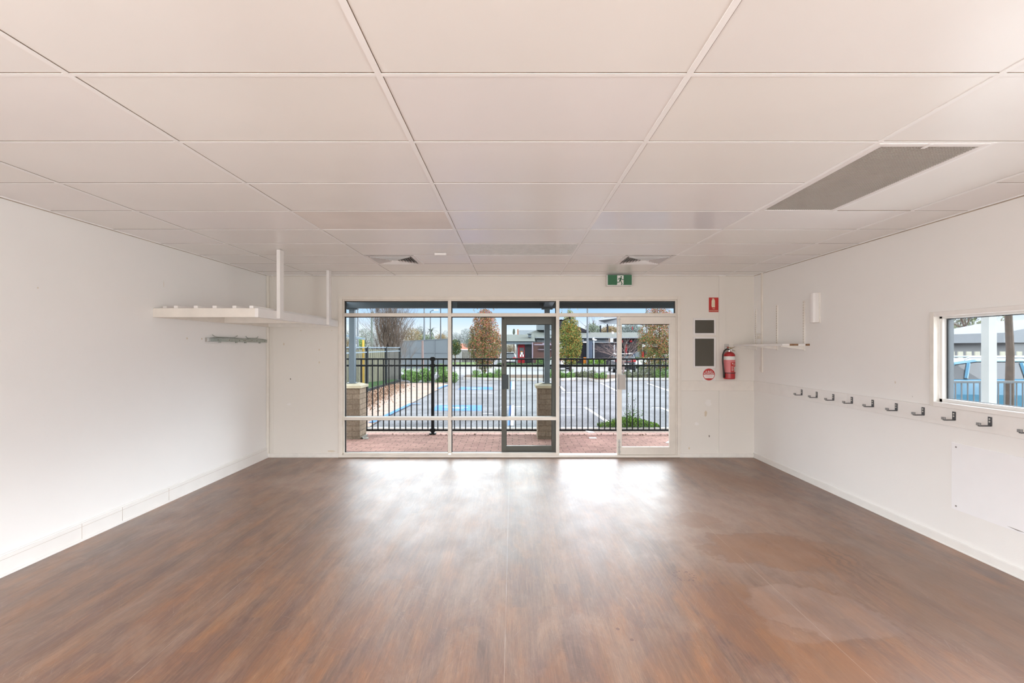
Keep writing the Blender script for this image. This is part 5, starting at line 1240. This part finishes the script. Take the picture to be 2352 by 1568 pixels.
# upper wall and main roof
pt('upper_wall', 'upper_wall', [(1229.5, 775.5, 1300, 787, 60, 3)]); wn_ = pt('upper_window', 'window_grey', [(1233, 780, 1244.5, 786, 59.9, .15), (1263.5, 780, 1276, 786, 59.9, .15)])
for x0_, x1_ in (): pass
a = [P(1228, 776, 59.5), P(1500, 776, 59.5), P(1500, 763, 64), P(1357, 763, 64), P(1345, 761.5, 64), P(1330, 756, 66), P(1322, 752, 66), P(1235, 757, 64), P(1204, 768.5, 61)]
zr = a[0].z
MB().add([a[0], a[1], a[2], a[3]], [(0, 1, 2, 3)]).add([a[0], a[3], a[4], a[5], a[6], a[7]], [(0, 1, 2, 3, 4, 5)]).add([a[0], a[7], a[8]], [(0, 1, 2)]).build('main_roof', 'roof_metal', rs)
pt('main_gutter', 'roof_light', [(1229, 774.6, 1500, 776.4, 59.3, .2)])
pt('dark_fascia', 'fascia_grey', [(1310, 776.4, 1398, 787, 59.8, 2)])
pt('tower', 'upper_wall', [(1234.5, 744, 1254, 757.5, 62, 3), (1262, 744, 1278, 757, 62, 3)]); pt('tower_side', 'fascia_grey', [(1237, 744, 1262, 755.5, 62.5, 3)])
MB().prism([P(1262, 738, 63.5), P(1290, 733, 63.5), P(1356, 761.5, 63.5), P(1300, 764, 63.5)], (0, 4, 0)).build('gable_roof', 'wall_charcoal', rs)
pt('air_conditioner', 'roof_light', [(1263, 758, 1267.5, 769, 61.2, .6)]); 
pt('main_wall', 'wall_charcoal', [(1310, 787, 1341, 840.5, 58.5, 3), (1366, 786.5, 1420, 840.5, 58.6, 3), (1420, 776, 1510, 790, 60.2, 3)])
pt('wall_capping', 'roof_light', [(1310, 779.5, 1341, 781.5, 58.3, .3), (1362, 785.5, 1420, 786.8, 58.4, .3)]); pt('wall_panel_joint', 'wall_black', [(1310, 796.6, 1341, 797.1, 58.46, .05), (1310, 824, 1341, 824.6, 58.46, .05)])
pt('black_column', 'wall_black', [(1340.5, 786, 1348.5, 840.5, 58.0, .6)]); pt('blue_column', 'wall_bluegrey', [(1348.5, 783.5, 1361, 840.5, 57.6, .9)]); pt('dark_recess', 'wall_black', [(1361, 786, 1366, 840.5, 58.9, .5), (1420, 788, 1475, 840.5, 61.2, .5), (1479, 796, 1560, 840.5, 61.2, .5)])
pt('column_lamp', 'plastic_white', [(1340.5, 784.5, 1347, 786.5, 57.4, .5)])
pt('orange_sign', 'orange', [(1340.3, 820.3, 1346.5, 837, 56.8, .2)])
pt('red_post', 'resto_red', [(1436.5, 789, 1440.5, 814.5, 60.8, .3), (1427, 781, 1431, 786.5, 60, .2), (1447, 781, 1452, 785.5, 60, .2)]); pt('blue_box', 'wall_bluegrey', [(1451.5, 809, 1458.5, 826, 60.4, .5)])
pt('grey_panel', 'upper_wall', [(1458.8, 807, 1473.5, 823, 60.5, .4)]); pt('red_panel', 'resto_red', [(1474.2, 807, 1479, 821.5, 60.3, .4)])
tag(pb(MB(), 1188, 756, 1191.2, 839, 75, .8).build('chimney', 'brick_orange', None), 'orange brick chimney showing above the restaurant roof', 'chimney')
tag(pb(MB(), 1192, 758, 1232, 828, 85, 6).build('distant_shed', 'roof_light', None), 'pale blue roofed shed behind the restaurant', 'building')
far_tree(81, 1180.3, 80, 754.5, 4.5, 'leaf_eucalypt', 'slim dark cypress beside the orange chimney', 769, n=500, sz=.1, thr=-.5, name='cypress')
# billboard behind
bb = empty('billboard', (WX(1420, 66), 66, -.62), label='large white sign board on dark legs above the restaurant', cat='sign')
MB().prism([P(1369, 747.5, 66), P(1388, 742.5, 68), P(1445, 744, 68), P(1445, 727, 68), P(1388, 727, 68), P(1369, 736, 66)], (0, .4, 0)).build('board', 'roof_light', bb)
MB().box(WX(1378, 67), 67, -.62, WX(1381, 67), 67.2, WZ(747, 67)).box(WX(1394, 67), 67, -.62, WX(1397, 67), 67.2, WZ(744, 67)).build('leg', 'wall_black', bb)
pt('roof_signs', 'resto_red', [(1452, 750, 1453.5, 757, 64, .1)]); 
# white car park lamps
for px, yt, yb_, lb in ((1364, 774, 839, 'white lamp post with angled head before the dark wall'), (1411, 792, 839, 'slim white post left of the door stile')):
    x = WX(px, 54); r = empty('lamp_post', (x, 54, -.62), label=lb, cat='lamp post'); MB().tube([(x, 54, -.62), (x, 54, WZ(yt, 54))], .065, 8).build('pole', 'pole_light', r)
    if px == 1364:
        MB().prism([(x-.12, 53.9, WZ(776.5, 54)), (x+.35, 53.9, WZ(780, 54)), (x+.20, 53.9, WZ(782, 54)), (x-.12, 53.9, WZ(780, 54))], (0, .3, 0)).build('lamp_head', 'plastic_white', r)
bl_ = empty('security_camera', (WX(1408.5, 59), 59.2, WZ(766, 59)), label='small white dome camera under the bare pink twigs', cat='camera')
MB().lathe([(.06, -.14), (.12, -.08), (.13, .05), (.06, .12)], (WX(1408.5, 59), 59.2, WZ(764, 59)), 12).build('dome', 'plastic_white', bl_)

# ================================================================== CARS
mat('car_dark', (.055, .06, .075), .22, metal=.3, spec=.8, var=.02); mat('car_silver', (.55, .57, .60), .25, metal=.3, spec=.8, var=.02); mat('car_white', (.70, .72, .74), .25, spec=.7, var=.01); mat('car_blue', (.06, .30, .50), .25, spec=.7, var=.02)
mat('car_glass', (.05, .06, .07), .08, spec=1.0, var=.02); mat('tyre', (.02, .02, .022), .8); mat('wheel_rim', (.45, .46, .48), .3, metal=.8); mat('tail_red', (.45, .01, .015), .3); mat('plastic_black', (.025, .026, .03), .6)
def car(loc, rz, paint, label, L_=4.45, W_=1.84, H_=1.66, suv=True):
    """front faces local +Y"""
    r = empty('parked_car', loc, rz, label=label, cat='car'); A = local(r); hw = W_/2
    ys_ = [-L_/2, -L_/2+.12, -L_/2+.5, -L_/2+1.1, 0, .75, 1.15, L_/2-.6, L_/2-.15, L_/2]
    zlo = [.42, .32, .26, .24, .24, .24, .24, .26, .34, .46]
    zbelt = [.92, 1.00, 1.04, 1.03, 1.0, .98, .97, .92, .80, .66]
    wd = [.82, .93, .98, 1.0, 1.0, 1.0, .99, .97, .88, .74]
    def ring(y, z0, z1, w_):
        w2 = hw*w_; zm = (z0+z1)/2
        return [(-w2*.90, y, z0), (-w2, y, z0+.12), (-w2, y, zm+.05), (-w2*.955, y, z1-.03), (-w2*.86, y, z1), (w2*.86, y, z1), (w2*.955, y, z1-.03), (w2, y, zm+.05), (w2, y, z0+.12), (w2*.90, y, z0)]
    mb = MB(); v_ = []
    for i in range(len(ys_)): v_ += ring(ys_[i], zlo[i], zbelt[i], wd[i])
    n_ = 10; fs = [tuple(range(n_))[::-1], tuple(range((len(ys_)-1)*n_, len(ys_)*n_))]
    for i in range(len(ys_)-1):
        for k in range(n_): fs.append((i*n_+k, i*n_+(k+1) % n_, (i+1)*n_+(k+1) % n_, (i+1)*n_+k))
    mb.add(v_, fs); A(mb, 'body', paint, smooth=False, bevel=.02)
    # glasshouse
    gy = [-L_/2+.10, -L_/2+.48, -.9, 0, .35, 1.25]; zt_ = [1.02, H_-.10, H_-.03, H_-.04, H_-.10, .98]; gw = [.88, .76, .75, .75, .74, .86]
    v_ = []
    for y, z, w_ in zip(gy, zt_, gw): v_ += [(-hw*.90, y, .98), (-hw*w_, y, z-.04), (-hw*w_*.9, y, z), (hw*w_*.9, y, z), (hw*w_, y, z-.04), (hw*.90, y, .98)]
    fs = [(5, 4, 3, 2, 1, 0), tuple(range(30, 36))]
    for i in range(5):
        for k in range(6): fs.append((i*6+k, i*6+(k+1) % 6, (i+1)*6+(k+1) % 6, (i+1)*6+k))
    A(MB().add(v_, fs), 'windows', 'car_glass')
    rv = []
    for y, z, w_ in ((-L_/2+.36, H_-.05, .74), (-.9, H_-.015, .755), (0, H_-.025, .755), (.42, H_-.10, .74)): rv += [(-hw*w_, y, z-.035), (-hw*w_*.85, y, z+.012), (hw*w_*.85, y, z+.012), (hw*w_, y, z-.035)]
    A(MB().add(rv, [(i*4+k, i*4+k+1, (i+1)*4+k+1, (i+1)*4+k) for i in range(3) for k in range(3)]), 'roof_panel', paint)
    pl = MB()
    for s_ in (-1, 1):
        for (ya, za, wa), (yb2, zb2, wb) in (((-L_/2+.14, 1.0, .90), (-L_/2+.47, H_-.12, .765)), ((-.75, 1.0, .905), (-.72, H_-.08, .76)), ((.25, 1.0, .905), (.15, H_-.09, .76)), ((1.22, .98, .87), (.40, H_-.12, .75))):
            pl.tube([(s_*hw*wa, ya, za), (s_*hw*wb, yb2, zb2)], .035, 5)
    A(pl, 'window_pillars', paint)
    A(MB().tube([(-hw*.68, -1.6, H_-.01), (-hw*.68, -1.5, H_+.04), (-hw*.68, .1, H_+.03), (-hw*.68, .2, H_-.03)], .018, 5), 'roof_rail', 'steel'); A(MB().tube([(hw*.68, -1.6, H_-.01), (hw*.68, -1.5, H_+.04), (hw*.68, .1, H_+.03), (hw*.68, .2, H_-.03)], .018, 5), 'roof_rail', 'steel')
    A(MB().box(-hw*.84, -L_/2-.03, .36, hw*.84, -L_/2+.14, .62), 'rear_bumper', 'plastic_black', bevel=.03)
    for s_ in (-1, 1):
        A(MB().box(s_*hw*.50, -L_/2-.01, .93, s_*hw*.92, -L_/2+.16, 1.10), 'tail_light', 'tail_red', bevel=.02)
        A(MB().box(s_*hw*.98, .72, .98, s_*(hw*.98+.20), .86, 1.12), 'mirror', paint, bevel=.03)
        for y in (-L_/2+.85, L_/2-.85):
            t_ = A(MB().lathe([(.20, -.11), (.32, -.10), (.34, -.05), (.34, .05), (.32, .10), (.20, .11)], n=20), 'wheel', 'tyre'); t_.location = (s_*(hw-.11), y, .34); t_.rotation_euler = (0, PI/2, 0)
            q_ = MB().lathe([(.05, .115*s_), (.21, .118*s_)], n=16).build('rim', 'wheel_rim', None); q_.parent = t_
    A(MB().box(-hw*.52, -L_/2-.012, .93, hw*.52, -L_/2+.1, .96), 'light_bar', 'tail_red')
    A(MB().box(-.26, -L_/2-.035, .66, .26, -L_/2-.01, .78), 'number_plate', 'sign_white')
    return r
car((WX(1427, 41), 41, gz(41)), math.radians(-4), 'car_dark', 'dark grey hatchback SUV parked behind the closed door stile', H_=1.60)
car((WX(1163, 56), 57, -.62), math.radians(8), 'car_silver', 'silver SUV with red tail lights left of the folded door stile', H_=1.66)
car((WX(1290, 44), 45.5, gz(44)), math.radians(-2), 'car_white', 'white car partly hidden behind the orange leaved tree')
car((WX(1508, 48.5), 48.5, gz(48.5)), math.radians(90), 'car_white', 'white car behind hedge and shrubs, right of the dark SUV', H_=1.45)

# ================================================================== OUTSIDE THE RIGHT WINDOW
mat('post_white', (.50, .52, .51), .5); mat('picket_cream', (.62, .60, .48), .6); mat('shed_white', (.28, .29, .30), .6, var=.04); mat('trim_red', (.50, .20, .20), .6)
pw = tag(MB().box(5.98, 6.0, -.06, 6.08, 6.1, 2.6).build('verandah_post', 'post_white', None), 'white verandah post outside the right window', 'post')
tag(MB().box(3.9, 5.95, 2.12, 12, 6.08, 2.26).build('verandah_beam', 'post_white', None), 'white verandah beam across the top of the right window', 'beam')
pfn = empty('picket_fence', (12, 12.5, -.1), label='cream picket fence beyond the right window', cat='fence')
mb = MB()
x = 10.6
while x < 15.6: mb.box(x, 12.3+(x-10.6)*.05, -.1, x+.12, 12.33+(x-10.6)*.05, 1.50); x += .23
mb.build('pickets', 'picket_cream', pfn)
MB().box(10.5, 12.36, 1.2, 15.7, 12.62, 1.27).box(10.5, 12.36, .2, 15.7, 12.62, .27).build('rail', 'slate_dark', pfn)
rf = empty('railing', (8.5, 8.6, -.06), label='thin dark railing outside the right window', cat='fence')
mb = MB(); x = 7.2
while x < 10.5: mb.box(x, 8.6, -.06, x+.016, 8.616, 1.0); x += .11
mb.build('bars', 'slate_dark', rf); MB().box(7.2, 8.59, .96, 10.5, 8.63, 1.0).box(7.2, 8.59, .04, 10.5, 8.63, .08).build('rail', 'slate_dark', rf)
sd = empty('shed', (19, 19, -.1), label='long white shed with red trim beyond the right window', cat='building')
MB().box(15.5, 19, -.1, 30, 23, 1.95).build('wall', 'shed_white', sd); MB().box(15.3, 18.8, 1.95, 30, 23.2, 2.10).build('red_trim', 'trim_red', sd); MB().box(17, 18.95, -.1, 26, 19, 1.45).build('dark_opening', 'slate_blue', sd)
g2 = empty('white_roof', (18, 15, -.1), label='low white gabled building at the right edge of the window', cat='building')
MB().prism([(14.9, 14.5, 1.75), (20, 14.5, 1.75), (20, 14.5, 2.5), (17.5, 14.5, 2.55), (14.9, 14.5, 2.05)], (0, 3, 0)).build('gable', 'roof_light', g2); MB().box(15.2, 14.6, -.1, 20, 17, 1.75).build('wall', 'shed_white', g2)
tk = empty('tree_trunk', (9.55, 9.2, -.06), label='brown tree trunk near the right edge of the side window', cat='tree'); MB().tube([(9.55, 9.2, -.06), (9.58, 9.2, 1.5), (9.5, 9.2, 3.2)], [.075, .06, .05], 8).build('trunk', 'bark', tk)
leaves(crown_pts((9.5, 9.3, 3.6), .9, .9, .6, 900, random.Random(8)), .06, random.Random(9)).build('foliage', 'leaf_greygreen', tk)
car((10.2, 10.9, -.06), math.radians(70), 'car_blue', 'bright blue car seen through the right window', H_=1.42)
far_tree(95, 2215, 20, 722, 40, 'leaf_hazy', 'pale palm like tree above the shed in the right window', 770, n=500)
leafy_tree(96, (22.5, 24, -.1), 4.2, 3.4, 1.6, 'leaf_greygreen', 1600, .09, 'grey green tree left in the right window', name='leafy_tree')
# turn lettering into plain meshes
for o in [o for o in bpy.data.objects if o.type == 'FONT']:
    dg = bpy.context.evaluated_depsgraph_get(); me = bpy.data.meshes.new_from_object(o.evaluated_get(dg)); me.name = 'lettering'
    n_ = bpy.data.objects.new('lettering', me); C.objects.link(n_); n_.parent = o.parent; n_.matrix_parent_inverse = o.matrix_parent_inverse.copy()
    n_.location = o.location; n_.rotation_euler = o.rotation_euler; n_.scale = o.scale
    if not me.materials: me.materials.append(o.data.materials[0])
    bpy.data.objects.remove(o)
